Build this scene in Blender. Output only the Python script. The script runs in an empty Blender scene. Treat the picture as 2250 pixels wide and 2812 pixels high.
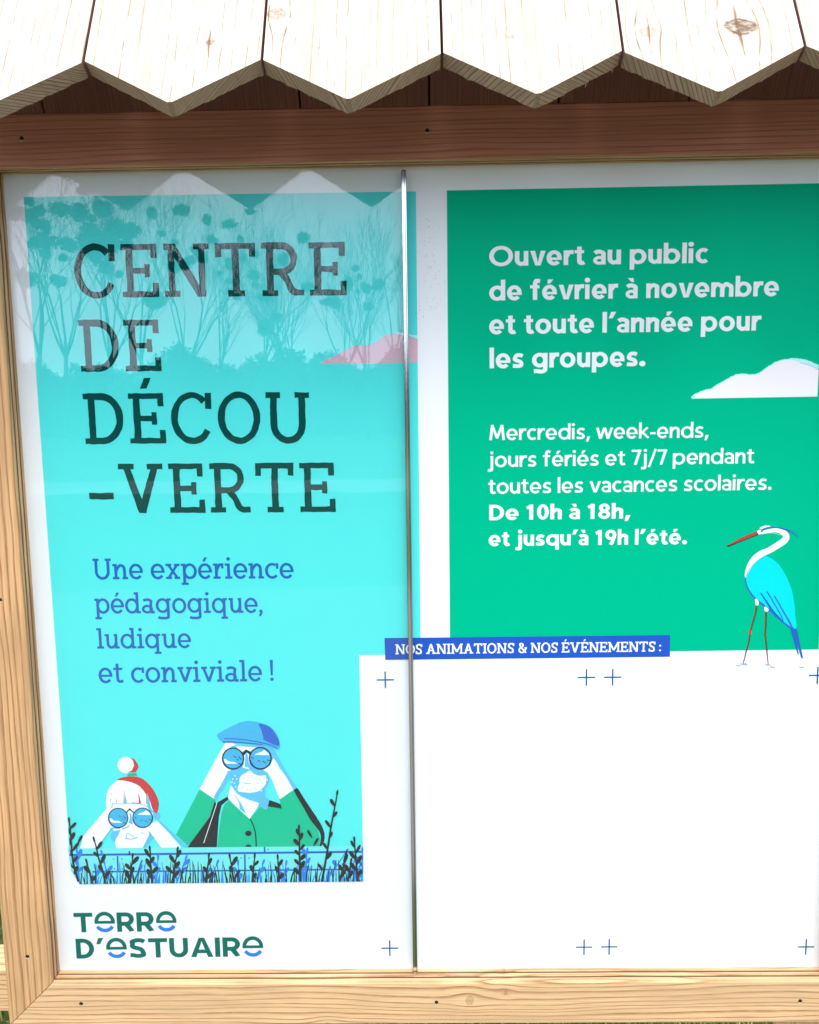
import bpy, bmesh, math, random
from mathutils import Vector, Matrix, noise
from mathutils.geometry import delaunay_2d_cdt

S = bpy.context.scene
COL = S.collection
R = math.radians
random.seed(7)

# ------------------------------------------------------------------ camera
D = 1.142            # metres from the lens to the printed panel
EYE = 1.5            # lens height above the grass
FPX = 2250.0         # focal length in pixels of the 2250 x 2812 photograph
CAMROT = ((0.9998144, 0.0125924, -0.0145802),      # rows: right, up, forward components
          (-0.0142715, 0.9924935, -0.1214619),     # of the lens axes (right, up, forward)
          (0.0129413, 0.1216474, 0.9924890))
cam_d = bpy.data.cameras.new("camera")
cam = bpy.data.objects.new("camera", cam_d)
COL.objects.link(cam)
cam_d.sensor_fit = 'VERTICAL'
cam_d.sensor_height = 28.12
cam_d.sensor_width = 22.5
cam_d.lens = 22.5
cam_d.clip_start = 0.02
cam_d.clip_end = 2000
m = CAMROT
cam.matrix_world = Matrix(((m[0][0], m[0][1], -m[0][2], 0.0),
                           (m[2][0], m[2][1], -m[2][2], -D),
                           (m[1][0], m[1][1], -m[1][2], EYE),
                           (0, 0, 0, 1)))
S.camera = cam

# ------------------------------------------------------------------ sky, sun, exposure
SUN_EL, SUN_AZ = R(60), R(174)         # high behind the lens, veiled by thin cloud
world = bpy.data.worlds.new("World")
S.world = world
world.use_nodes = True
wn, wl = world.node_tree.nodes, world.node_tree.links
wn.clear()
out = wn.new('ShaderNodeOutputWorld')
bg = wn.new('ShaderNodeBackground')
bg.inputs['Strength'].default_value = 0.15
sky = wn.new('ShaderNodeTexSky')
sky.sky_type = 'NISHITA'
sky.sun_disc = False
sky.sun_elevation = SUN_EL
sky.sun_rotation = SUN_AZ
sky.air_density = 1.0
sky.dust_density = 4.0
sky.ozone_density = 1.0
hs = wn.new('ShaderNodeHueSaturation')
hs.inputs['Saturation'].default_value = 0.45
tc = wn.new('ShaderNodeTexCoord')
cl = wn.new('ShaderNodeTexNoise')
cl.inputs['Scale'].default_value = 2.2
cl.inputs['Detail'].default_value = 6
cr = wn.new('ShaderNodeMapRange')
cr.inputs['From Min'].default_value = 0.35
cr.inputs['From Max'].default_value = 0.65
cr.inputs['To Min'].default_value = 0.6
mixc = wn.new('ShaderNodeMix')
mixc.data_type = 'RGBA'
grad = wn.new('ShaderNodeMix')                          # thin bright cloud, hazier and brighter low down
grad.data_type = 'RGBA'
grad.inputs[6].default_value = (7.0, 8.0, 9.8, 1)
grad.inputs[7].default_value = (5.1, 5.4, 5.9, 1)
sepw = wn.new('ShaderNodeSeparateXYZ')
gr = wn.new('ShaderNodeMapRange')
gr.interpolation_type = 'SMOOTHSTEP'
gr.inputs['From Min'].default_value = 0.22
gr.inputs['From Max'].default_value = 0.65
wl.new(tc.outputs['Generated'], cl.inputs['Vector'])
wl.new(tc.outputs['Generated'], sepw.inputs[0])
wl.new(sepw.outputs[2], gr.inputs['Value'])
wl.new(gr.outputs[0], grad.inputs[0])
wl.new(grad.outputs[2], mixc.inputs[7])
wl.new(cl.outputs['Fac'], cr.inputs['Value'])
wl.new(cr.outputs[0], mixc.inputs[0])
wl.new(sky.outputs[0], hs.inputs['Color'])
wl.new(hs.outputs[0], mixc.inputs[6])
wl.new(mixc.outputs[2], bg.inputs['Color'])
wl.new(bg.outputs[0], out.inputs['Surface'])

sun_d = bpy.data.lights.new("sun", 'SUN')
sun_d.energy = 1.25
sun_d.angle = R(25)
sun_d.color = (1.0, 0.95, 0.86)
sun = bpy.data.objects.new("sun", sun_d)
COL.objects.link(sun)
sdir = Vector((math.sin(SUN_AZ) * math.cos(SUN_EL), math.cos(SUN_AZ) * math.cos(SUN_EL), math.sin(SUN_EL)))
sun.rotation_euler = sdir.to_track_quat('Z', 'Y').to_euler()
sun.location = (1, -12, 14)

S.view_settings.view_transform = 'Standard'
S.view_settings.look = 'None'
S.view_settings.gamma = 1
S.view_settings.exposure = 1.10
S.cycles.max_bounces = 8
S.cycles.transparent_max_bounces = 12

# ------------------------------------------------------------------ helpers
def tag(o, label=None, cat=None, group=None, kind=None):
    for k, v in (('label', label), ('category', cat), ('group', group), ('kind', kind)):
        if v:
            o[k] = v
    return o

def empty(name, loc=(0, 0, 0)):
    o = bpy.data.objects.new(name, None)
    o.empty_display_size = 0.1
    o.location = loc
    COL.objects.link(o)
    return o

def link(name, bm, mats, parent=None, smooth=False):
    me = bpy.data.meshes.new(name)
    bm.to_mesh(me)
    bm.free()
    for mt in (mats if isinstance(mats, (list, tuple)) else [mats]):
        me.materials.append(mt)
    if smooth:
        for p in me.polygons:
            p.use_smooth = True
    o = bpy.data.objects.new(name, me)
    COL.objects.link(o)
    if parent:
        o.parent = parent
        o.matrix_parent_inverse = Matrix.Translation(-parent.location) if parent.type == 'EMPTY' else Matrix()
    return o

def box(bm, lo, hi, mi=0):
    vs = [bm.verts.new((x, y, z)) for x in (lo[0], hi[0]) for y in (lo[1], hi[1]) for z in (lo[2], hi[2])]
    fs = []
    for a in ((0, 1, 3, 2), (4, 6, 7, 5), (0, 4, 5, 1), (2, 3, 7, 6), (0, 2, 6, 4), (1, 5, 7, 3)):
        f = bm.faces.new([vs[i] for i in a])
        f.material_index = mi
        fs.append(f)
    return fs

def grain_uv(bm, axis, across, seed=0.0):
    """UV in metres: u runs along the grain, v across it."""
    uv = bm.loops.layers.uv.verify()
    a, c = Vector(axis).normalized(), Vector(across).normalized()
    t = a.cross(c)
    for f in bm.faces:
        for l in f.loops:
            p = l.vert.co
            l[uv].uv = (p.dot(a) + seed, p.dot(c) + p.dot(t) * 0.6)

# ------------------------------------------------------------------ materials
class NT:
    def __init__(self, name):
        self.m = bpy.data.materials.new(name)
        self.m.use_nodes = True
        self.t = self.m.node_tree
        self.n = self.t.nodes
        self.b = self.n['Principled BSDF']
    def l(self, a, b):
        self.t.links.new(a, b)
    def math(self, op, a, b=None, c=None, clamp=False):
        nd = self.n.new('ShaderNodeMath')
        nd.operation = op
        nd.use_clamp = clamp
        for i, v in enumerate((a, b, c)):
            if v is None:
                continue
            if isinstance(v, (int, float)):
                nd.inputs[i].default_value = v
            else:
                self.l(v, nd.inputs[i])
        return nd.outputs[0]
    def noise(self, vec, scale, detail=2.0, rough=0.5, dim='3D'):
        nd = self.n.new('ShaderNodeTexNoise')
        nd.noise_dimensions = dim
        nd.inputs['Scale'].default_value = scale
        nd.inputs['Detail'].default_value = detail
        nd.inputs['Roughness'].default_value = rough
        if vec is not None:
            self.l(vec, nd.inputs['Vector'])
        return nd.outputs['Fac']
    def comb(self, x, y, z=0.0):
        nd = self.n.new('ShaderNodeCombineXYZ')
        for i, v in enumerate((x, y, z)):
            if isinstance(v, (int, float)):
                nd.inputs[i].default_value = v
            else:
                self.l(v, nd.inputs[i])
        return nd.outputs[0]
    def ramp(self, v, a, b, lo=0.0, hi=1.0, kind='SMOOTHSTEP'):
        nd = self.n.new('ShaderNodeMapRange')
        nd.interpolation_type = kind
        self.l(v, nd.inputs['Value'])
        nd.inputs['From Min'].default_value = a
        nd.inputs['From Max'].default_value = b
        nd.inputs['To Min'].default_value = lo
        nd.inputs['To Max'].default_value = hi
        return nd.outputs[0]
    def mix(self, f, a, b, blend='MIX'):
        nd = self.n.new('ShaderNodeMix')
        nd.data_type = 'RGBA'
        nd.blend_type = blend
        for i, v in ((0, f), (6, a), (7, b)):
            if isinstance(v, (int, float)):
                nd.inputs[i].default_value = v
            elif isinstance(v, tuple):
                nd.inputs[i].default_value = (*v, 1)
            else:
                self.l(v, nd.inputs[i])
        return nd.outputs[2]
    def bump(self, h, strength, dist):
        nd = self.n.new('ShaderNodeBump')
        nd.inputs['Strength'].default_value = strength
        nd.inputs['Distance'].default_value = dist
        self.l(h, nd.inputs['Height'])
        self.l(nd.outputs[0], self.b.inputs['Normal'])

def wood(name, early, late, rings=90.0, warp=0.010, stretch=1.6, knots=(), line=0.8, rough=0.75, seed=0.0, lineband=(0.55, 0.93), kdark=0.55, kline=0.3, shade=(0.90, 1.06), broken=0.6):
    """Softwood: growth rings as uneven dark lines along the grain, bending round knots. Metres."""
    k = NT(name)
    uvn = k.n.new('ShaderNodeUVMap')
    sep = k.n.new('ShaderNodeSeparateXYZ')
    k.l(uvn.outputs[0], sep.inputs[0])
    u, v = sep.outputs[0], sep.outputs[1]
    oi = k.n.new('ShaderNodeObjectInfo')
    rnd = k.math('MULTIPLY', oi.outputs['Random'], 40.0)
    rnd = k.math('ADD', rnd, seed)
    w = v
    dark = None
    gsum = None
    for (ku, kv, kr, push, *kd) in knots:
        du = k.math('SUBTRACT', u, ku)
        dv = k.math('SUBTRACT', v, kv)
        du2 = k.math('POWER', k.math('ABSOLUTE', k.math('DIVIDE', du, kr * 4.2)), 2.0)
        dv2 = k.math('POWER', k.math('ABSOLUTE', k.math('DIVIDE', dv, kr * 2.6)), 2.0)
        g = k.math('POWER', 2.718, k.math('MULTIPLY', k.math('ADD', du2, dv2), -1.0))
        w = k.math('ADD', w, k.math('MULTIPLY', k.math('MULTIPLY', g, dv), push))
        e1 = k.math('POWER', k.math('ABSOLUTE', k.math('DIVIDE', du, kr * 0.85)), 2.0)
        e2 = k.math('POWER', k.math('ABSOLUTE', k.math('DIVIDE', dv, kr * 1.1)), 2.0)
        rr = k.math('SQRT', k.math('ADD', e1, e2))
        wob = k.noise(k.comb(u, v, rnd), 0.9 / kr, 3)
        rr = k.math('ADD', rr, k.math('MULTIPLY', k.math('SUBTRACT', wob, 0.5), 1.1))
        rim = k.math('MULTIPLY', k.ramp(rr, 0.55, 0.95), k.ramp(rr, 1.0, 1.35, 1.0, 0.0))
        pith = k.ramp(rr, 0.1, 0.3, 0.7, 0.0)
        body = k.ramp(rr, 0.5, 1.5, 0.72, 0.0)
        fine = k.noise(k.comb(k.math('MULTIPLY', u, 2.2), v, rnd), 1.6 / kr, 3)
        core = k.math('MAXIMUM', k.math('MAXIMUM', k.math('MULTIPLY', rim, 0.8), pith), body)
        core = k.math('MULTIPLY', k.math('MULTIPLY', core, kd[0] if kd else kdark), k.ramp(fine, 0.3, 0.6, 0.35, 1.0))
        gsum = g if gsum is None else k.math('MAXIMUM', gsum, g)
        dark = core if dark is None else k.math('MAXIMUM', dark, core)
    low = k.noise(k.comb(k.math('MULTIPLY', u, stretch), k.math('MULTIPLY', v, 9.0), rnd), 1.0, 2)
    w = k.math('ADD', w, k.math('MULTIPLY', k.math('SUBTRACT', low, 0.5), warp * 3.2))
    mid = k.noise(k.comb(k.math('MULTIPLY', u, stretch * 5), k.math('MULTIPLY', v, 30.0), rnd), 1.0, 2)
    w = k.math('ADD', w, k.math('MULTIPLY', k.math('SUBTRACT', mid, 0.5), warp * 0.35))
    sp = k.noise(k.comb(k.math('MULTIPLY', w, 45.0), rnd, 3.3), 1.0, 1)
    w = k.math('ADD', w, k.math('MULTIPLY', k.math('SUBTRACT', sp, 0.5), 0.018))
    ph = k.math('FRACT', k.math('MULTIPLY', k.math('ADD', w, 5.0), rings))
    rise = k.ramp(ph, lineband[0], lineband[1])
    fall = k.ramp(ph, 0.95, 1.0, 1.0, 0.0)
    lines = k.math('MULTIPLY', rise, fall)
    streak = k.noise(k.comb(k.math('MULTIPLY', u, 9.0), k.math('MULTIPLY', v, 900.0), rnd), 1.0, 3)
    blot = k.noise(k.comb(k.math('MULTIPLY', u, 7.0), k.math('MULTIPLY', v, 25.0), rnd), 1.0, 3)
    lines = k.math('MULTIPLY', lines, k.ramp(blot, 0.25, 0.6, 0.45, 1.0))
    brk = k.noise(k.comb(k.math('MULTIPLY', u, 30.0), k.math('MULTIPLY', v, 160.0), rnd), 1.0, 4, 0.7)
    lines = k.math('MULTIPLY', lines, k.ramp(brk, 0.32, 0.62, broken, 1.0))
    ls = k.math('MULTIPLY', lines, line)
    if gsum is not None:
        ls = k.math('MULTIPLY', ls, k.math('ADD', 1.0, k.math('MULTIPLY', gsum, kline)), clamp=True)
    col = k.mix(ls, early, late)
    sh = k.ramp(streak, 0.3, 0.75, 0.80, 1.08)
    sh = k.math('MULTIPLY', sh, k.ramp(blot, 0.25, 0.7, *shade))
    vm = k.n.new('ShaderNodeVectorMath')
    vm.operation = 'SCALE'
    k.l(col, vm.inputs[0])
    k.l(sh, vm.inputs['Scale'])
    col = vm.outputs[0]
    if dark is not None:
        col = k.mix(dark, col, tuple(c * 0.5 for c in late))
    k.l(col, k.b.inputs['Base Color'])
    k.b.inputs['Roughness'].default_value = rough
    k.b.inputs['Specular IOR Level'].default_value = 0.25
    hgt = k.math('ADD', k.math('MULTIPLY', lines, 0.6), k.math('MULTIPLY', streak, 0.5))
    k.bump(hgt, 0.35, 0.0006)
    return k.m

def ink(name, col, var=0.05, rough=0.42):
    k = NT(name)
    tcn = k.n.new('ShaderNodeTexCoord')
    a = k.noise(tcn.outputs['Object'], 900.0, 2)
    f = k.ramp(a, 0.3, 0.7, 1.0 - var, 1.0 + var)
    vm = k.n.new('ShaderNodeVectorMath')
    vm.operation = 'SCALE'
    vm.inputs[0].default_value = col
    k.l(f, vm.inputs['Scale'])
    k.l(vm.outputs[0], k.b.inputs['Base Color'])
    k.b.inputs['Roughness'].default_value = rough
    k.b.inputs['Specular IOR Level'].default_value = 0.02
    return k.m

def plain(name, col, rough=0.6, metal=0.0, nscale=60.0, var=0.15):
    k = NT(name)
    tcn = k.n.new('ShaderNodeTexCoord')
    a = k.noise(tcn.outputs['Object'], nscale, 3)
    k.l(k.mix(k.ramp(a, 0.3, 0.7), tuple(c * (1 - var) for c in col), tuple(min(1, c * (1 + var)) for c in col)), k.b.inputs['Base Color'])
    k.b.inputs['Roughness'].default_value = rough
    k.b.inputs['Metallic'].default_value = metal
    return k.m

EARLY, LATE = (0.66, 0.43, 0.20), (0.36, 0.17, 0.06)
# knots: (u, v, radius, push) in the UV metres of each piece
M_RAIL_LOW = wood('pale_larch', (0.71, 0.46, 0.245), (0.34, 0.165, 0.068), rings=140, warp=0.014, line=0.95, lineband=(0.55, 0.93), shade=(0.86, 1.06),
                  knots=((0.062, 0.655, 0.006, -0.75), (0.115, 0.667, 0.003, -0.8), (-0.15, 0.612, 0.006, -0.75), (-0.46, 0.607, 0.0025, 0.0)), seed=1.0)
M_STILE = wood('orange_larch', (0.61, 0.36, 0.17), (0.30, 0.13, 0.046), rings=125, warp=0.012, stretch=2.2, line=0.95, lineband=(0.5, 0.93), shade=(0.82, 1.07),
               knots=((1.71, -0.611, 0.010, -0.7),), seed=3.0)
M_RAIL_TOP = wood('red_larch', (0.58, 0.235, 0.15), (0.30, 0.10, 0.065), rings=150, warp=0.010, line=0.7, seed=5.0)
RB_E, RB_L = (0.73, 0.635, 0.52), (0.30, 0.165, 0.10)
M_END = wood('sawn_end_grain', (0.46, 0.285, 0.19), (0.14, 0.075, 0.045), rings=190, warp=0.006, stretch=4, line=0.9, rough=0.9, seed=8.0)
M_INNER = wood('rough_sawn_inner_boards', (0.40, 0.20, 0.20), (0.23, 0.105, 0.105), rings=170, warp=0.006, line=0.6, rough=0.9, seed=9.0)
M_POST = wood('post_larch', EARLY, LATE, rings=110, seed=11.0)
M_WHITE = ink('white_print', (0.80, 0.82, 0.84), 0.012)
M_CYAN = ink('turquoise_ink', (0.085, 0.70, 0.68), 0.04)
M_GREEN = ink('green_ink', (0.0, 0.415, 0.22), 0.04)
M_TITLE = ink('dark_green_ink', (0.001, 0.056, 0.052), 0.08)
M_BLUE = ink('blue_ink', (0.018, 0.115, 0.42), 0.08)
M_BANNER = ink('banner_blue_ink', (0.018, 0.085, 0.44), 0.06)
M_CROSS = ink('petrol_blue_ink', (0.006, 0.085, 0.25), 0.1)
M_LOGO = ink('logo_green_ink', (0.005, 0.13, 0.105), 0.08)
M_LOGOB = ink('logo_blue_ink', (0.025, 0.19, 0.66), 0.05)
M_PINK = ink('pink_ink', (0.62, 0.42, 0.49), 0.05)
M_CLOUDW = ink('cloud_white_ink', (0.84, 0.80, 0.83), 0.02)
M_RIM = ink('pale_cyan_ink', (0.45, 0.82, 0.82), 0.04)
M_MID = ink('mid_blue_ink', (0.055, 0.40, 0.66), 0.08)
M_SHADE = ink('shade_blue_ink', (0.10, 0.46, 0.72), 0.05)
M_HERON = ink('heron_blue_ink', (0.004, 0.62, 0.74), 0.03)
M_NAVY = ink('strong_blue_ink', (0.035, 0.125, 0.50), 0.08)
M_RED = ink('red_ink', (0.52, 0.045, 0.05), 0.1)
M_BLACK = ink('black_ink', (0.014, 0.022, 0.024), 0.2)
M_JACKET = ink('jacket_green_ink', (0.0, 0.46, 0.25), 0.04)
M_WALL = ink('wall_cyan_ink', (0.16, 0.68, 0.68), 0.03)
M_LEG = ink('heron_leg_ink', (0.13, 0.09, 0.045), 0.2)
M_LEGP = ink('heron_foot_ink', (0.22, 0.07, 0.12), 0.2)
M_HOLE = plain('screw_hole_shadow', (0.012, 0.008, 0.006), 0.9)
M_SCREW = plain('dark_screw_steel', (0.10, 0.085, 0.07), 0.45, 0.9, 400)
M_RIM_LIGHT = plain('hole_rim_highlight', (0.62, 0.47, 0.28), 0.9, 0, 500)  # pale colour for the highlight painted under each screw hole
M_CASE = plain('case_back_board', (0.5, 0.36, 0.2), 0.8, 0, 20)
M_LIGHT_BLOCK = plain('light_block_sheet', (0.05, 0.035, 0.03), 0.95, 0, 30)  # for the added light-blocking sheet on the back roof slope

def metal():
    k = NT('polished_aluminium')
    tcn = k.n.new('ShaderNodeTexCoord')
    mp = k.n.new('ShaderNodeMapping')
    mp.inputs['Scale'].default_value = (900, 900, 3)
    k.l(tcn.outputs['Object'], mp.inputs[0])
    a = k.noise(mp.outputs[0], 1.0, 2)
    k.l(k.mix(a, (0.72, 0.73, 0.74), (0.86, 0.87, 0.88)), k.b.inputs['Base Color'])
    k.b.inputs['Metallic'].default_value = 1.0
    k.l(k.ramp(a, 0.2, 0.8, 0.09, 0.17), k.b.inputs['Roughness'])
    return k.m
M_METAL = metal()
M_SEAL = plain('dark_rubber_seal', (0.012, 0.02, 0.025), 0.5)

def glass():
    k = NT('clear_window_glass')
    k.n.remove(k.b)
    fr = k.n.new('ShaderNodeFresnel')
    fr.inputs['IOR'].default_value = 1.52
    geo = k.n.new('ShaderNodeNewGeometry')
    fac = k.math('MULTIPLY', fr.outputs[0], k.math('SUBTRACT', 1.0, geo.outputs['Backfacing']))
    fac = k.math('ADD', fac, k.math('MULTIPLY', geo.outputs['Backfacing'], 0.042))
    tr = k.n.new('ShaderNodeBsdfTransparent')
    tr.inputs['Color'].default_value = (0.992, 0.998, 0.997, 1)
    gl = k.n.new('ShaderNodeBsdfGlossy')
    gl.inputs['Roughness'].default_value = 0.0
    gl.inputs['Color'].default_value = (1, 1, 1, 1)
    mx = k.n.new('ShaderNodeMixShader')
    k.l(fac, mx.inputs[0])
    k.l(tr.outputs[0], mx.inputs[1])
    k.l(gl.outputs[0], mx.inputs[2])
    k.l(mx.outputs[0], k.n['Material Output'].inputs['Surface'])
    return k.m
M_GLASS = glass()

def ground_mat(name, a, b, c, s1):
    k = NT(name)
    tcn = k.n.new('ShaderNodeTexCoord')
    n1 = k.noise(tcn.outputs['Object'], s1, 4, 0.6)
    n2 = k.noise(tcn.outputs['Object'], s1 * 14, 3, 0.6)
    col = k.mix(k.ramp(n1, 0.3, 0.7), a, b)
    col = k.mix(k.ramp(n2, 0.45, 0.75, 0, 0.8), col, c)
    k.l(col, k.b.inputs['Base Color'])
    k.b.inputs['Roughness'].default_value = 0.95
    k.b.inputs['Specular IOR Level'].default_value = 0.1
    return k.m
M_LAWN = ground_mat('lawn', (0.05, 0.07, 0.02), (0.07, 0.09, 0.025), (0.045, 0.05, 0.02), 1.5)
M_PATH = ground_mat('pale_gravel', (0.155, 0.145, 0.125), (0.19, 0.18, 0.16), (0.12, 0.11, 0.095), 0.5)
M_ROAD = ground_mat('worn_road', (0.20, 0.19, 0.18), (0.34, 0.33, 0.32), (0.10, 0.11, 0.08), 0.35)
def blade_mat():
    k = NT('grass_blade')
    uvn = k.n.new('ShaderNodeUVMap')
    sep = k.n.new('ShaderNodeSeparateXYZ')
    k.l(uvn.outputs[0], sep.inputs[0])
    c = k.mix(sep.outputs[1], (0.05, 0.11, 0.012), (0.26, 0.42, 0.055))
    c = k.mix(k.ramp(sep.outputs[0], 0.82, 0.9), c, (0.33, 0.30, 0.10))
    k.l(c, k.b.inputs['Base Color'])
    k.b.inputs['Roughness'].default_value = 0.5
    return k.m
M_BLADE = blade_mat()
M_BARK = plain('grey_bark', (0.055, 0.045, 0.036), 0.9, 0, 8, 0.3)
M_MISTLE = plain('mistletoe_leaf', (0.05, 0.07, 0.022), 0.7, 0, 3, 0.3)
M_HEDGE = plain('evergreen_leaf', (0.022, 0.04, 0.015), 0.8, 0, 1.0, 0.4)

# ------------------------------------------------------------------ artwork plane
def P(x, y):
    """Artwork coordinates (pixels of the photograph) unwarped to the panel plane, in metres."""
    a, b = (x - 1125.0) / FPX, -(y - 1406.0) / FPX
    w = [r[0] * a + r[1] * b + r[2] for r in CAMROT]
    return Vector((w[0] / w[2] * D, EYE + w[1] / w[2] * D))

LAYER = 0.00012        # thickness step between printed layers (vinyl film)

def densify(poly, step):
    o = []
    for i, p in enumerate(poly):
        q = poly[(i + 1) % len(poly)]
        n = max(1, int((q - p).length / step))
        o += [p + (q - p) * (j / n) for j in range(n)]
    return o

def area(poly):
    return 0.5 * sum(p.x * q.y - q.x * p.y for p, q in zip(poly, poly[1:] + poly[:1]))

def union(polys):
    vs, fs = [], []
    for p in polys:
        p = list(p)
        a = area(p)
        if abs(a) < 1e-9:
            continue
        if a < 0:
            p.reverse()
        fs.append(list(range(len(vs), len(vs) + len(p))))
        vs += p
    co, _, tr, _, _, of = delaunay_2d_cdt(vs, [], fs, 1, 1e-6)
    return co, [t for t, f in zip(tr, of) if f]

def flat(bm, polys, layer, mi=0, scale=1.0):
    """Union the polygons (panel metres) and lay them as film on the panel."""
    k = 1.0 / scale
    co, tr = union([[Vector((p.x * 10, p.y * 10)) for p in q] for q in polys])
    used = sorted({i for t in tr for i in t})
    vm = {i: bm.verts.new((co[i].x / 10, -LAYER * layer, co[i].y / 10)) for i in used}
    for t in tr:
        try:
            f = bm.faces.new([vm[i] for i in t])
        except ValueError:
            continue
        f.material_index = mi
        f.normal_update()
        if f.normal.y > 0:
            f.normal_flip()

def hull(pts):
    pts = sorted(pts, key=lambda p: (p.x, p.y))
    o = []
    for seq in (pts, list(reversed(pts))):
        h = []
        for p in seq:
            while len(h) > 1 and (h[-1] - h[-2]).cross(p - h[-1]) <= 1e-12:
                h.pop()
            h.append(p)
        o += h[:-1]
    return o

def stroke(pts, w, closed=False):
    """Quads of a constant or varying width line."""
    n = len(pts)
    ws = w if isinstance(w, (list, tuple)) else [w] * n
    L, Rr = [], []
    for i, p in enumerate(pts):
        if closed:
            a, b = pts[i - 1], pts[(i + 1) % n]
        else:
            a, b = pts[max(i - 1, 0)], pts[min(i + 1, n - 1)]
        d1 = (p - a) if (p - a).length > 1e-9 else (b - p)
        d2 = (b - p) if (b - p).length > 1e-9 else (p - a)
        d1.normalize(); d2.normalize()
        t = d1 + d2
        if t.length < 1e-6:
            t = d1.copy()
        t.normalize()
        nn = Vector((-t.y, t.x))
        c = max(0.45, nn.dot(Vector((-d1.y, d1.x))))
        L.append(p + nn * (ws[i] / 2 / c))
        Rr.append(p - nn * (ws[i] / 2 / c))
    q = []
    for i in range(n if closed else n - 1):
        j = (i + 1) % n
        q.append(hull([L[i], L[j], Rr[j], Rr[i]]))
    return q

def smooth(pts, n=6, closed=False):
    pts = [Vector(p) for p in pts]
    N = len(pts)
    o = []
    rng = range(N if closed else N - 1)
    for i in rng:
        if closed:
            a, b, c, d = pts[i - 1], pts[i], pts[(i + 1) % N], pts[(i + 2) % N]
        else:
            a, b, c, d = pts[max(i - 1, 0)], pts[i], pts[i + 1], pts[min(i + 2, N - 1)]
        for j in range(n):
            t = j / n
            o.append(0.5 * ((2 * b) + (c - a) * t + (2 * a - 5 * b + 4 * c - d) * t * t + (3 * b - a - 3 * c + d) * t ** 3))
    if not closed:
        o.append(pts[-1].copy())
    return o

def arc(cx, cy, rx, ry, a0, a1, n=None):
    n = n or max(6, int(abs(a1 - a0) / 9))
    return [Vector((cx + rx * math.cos(R(a0 + (a1 - a0) * i / n)), cy + ry * math.sin(R(a0 + (a1 - a0) * i / n)))) for i in range(n + 1)]

def rect(x0, y0, x1, y1):
    return [Vector((x0, y0)), Vector((x1, y0)), Vector((x1, y1)), Vector((x0, y1))]

def V(*a):
    return [Vector(p) for p in a]

# ------------------------------------------------------------------ lettering (cap height = 1)
XH = 0.735
def band(cx, cy, rx, ry, w, a0, a1):
    """Elliptical arc as wide as w, given by its outer radii."""
    n = max(6, int(abs(a1 - a0) / 9))
    wy = w * 0.93
    o, i = arc(cx, cy, rx, ry, a0, a1, n), arc(cx, cy, rx - w, ry - wy, a0, a1, n)
    return [[o[k], o[k + 1], i[k + 1], i[k]] for k in range(n)]

def ring(cx, cy, rx, ry, w, wy=None):
    return band(cx, cy, rx, ry, w, 0, 360)

def taper(pts, w, end=False):
    """Arch that thins where it springs from its stem."""
    n = len(pts)
    ws = [w * min(1.0, 0.55 + 1.1 * i / (n - 1)) for i in range(n)]
    return stroke(pts, list(reversed(ws)) if end else ws)

def accent(kind, cx, y, w):
    s = 1 if kind == 'acute' else -1
    return [V((cx - 0.10 * s, y), (cx + 0.0 * s + 0.02 * s, y), (cx + 0.17 * s, y + 0.20), (cx + 0.17 * s - w * 1.25 * s, y + 0.20))]

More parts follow.
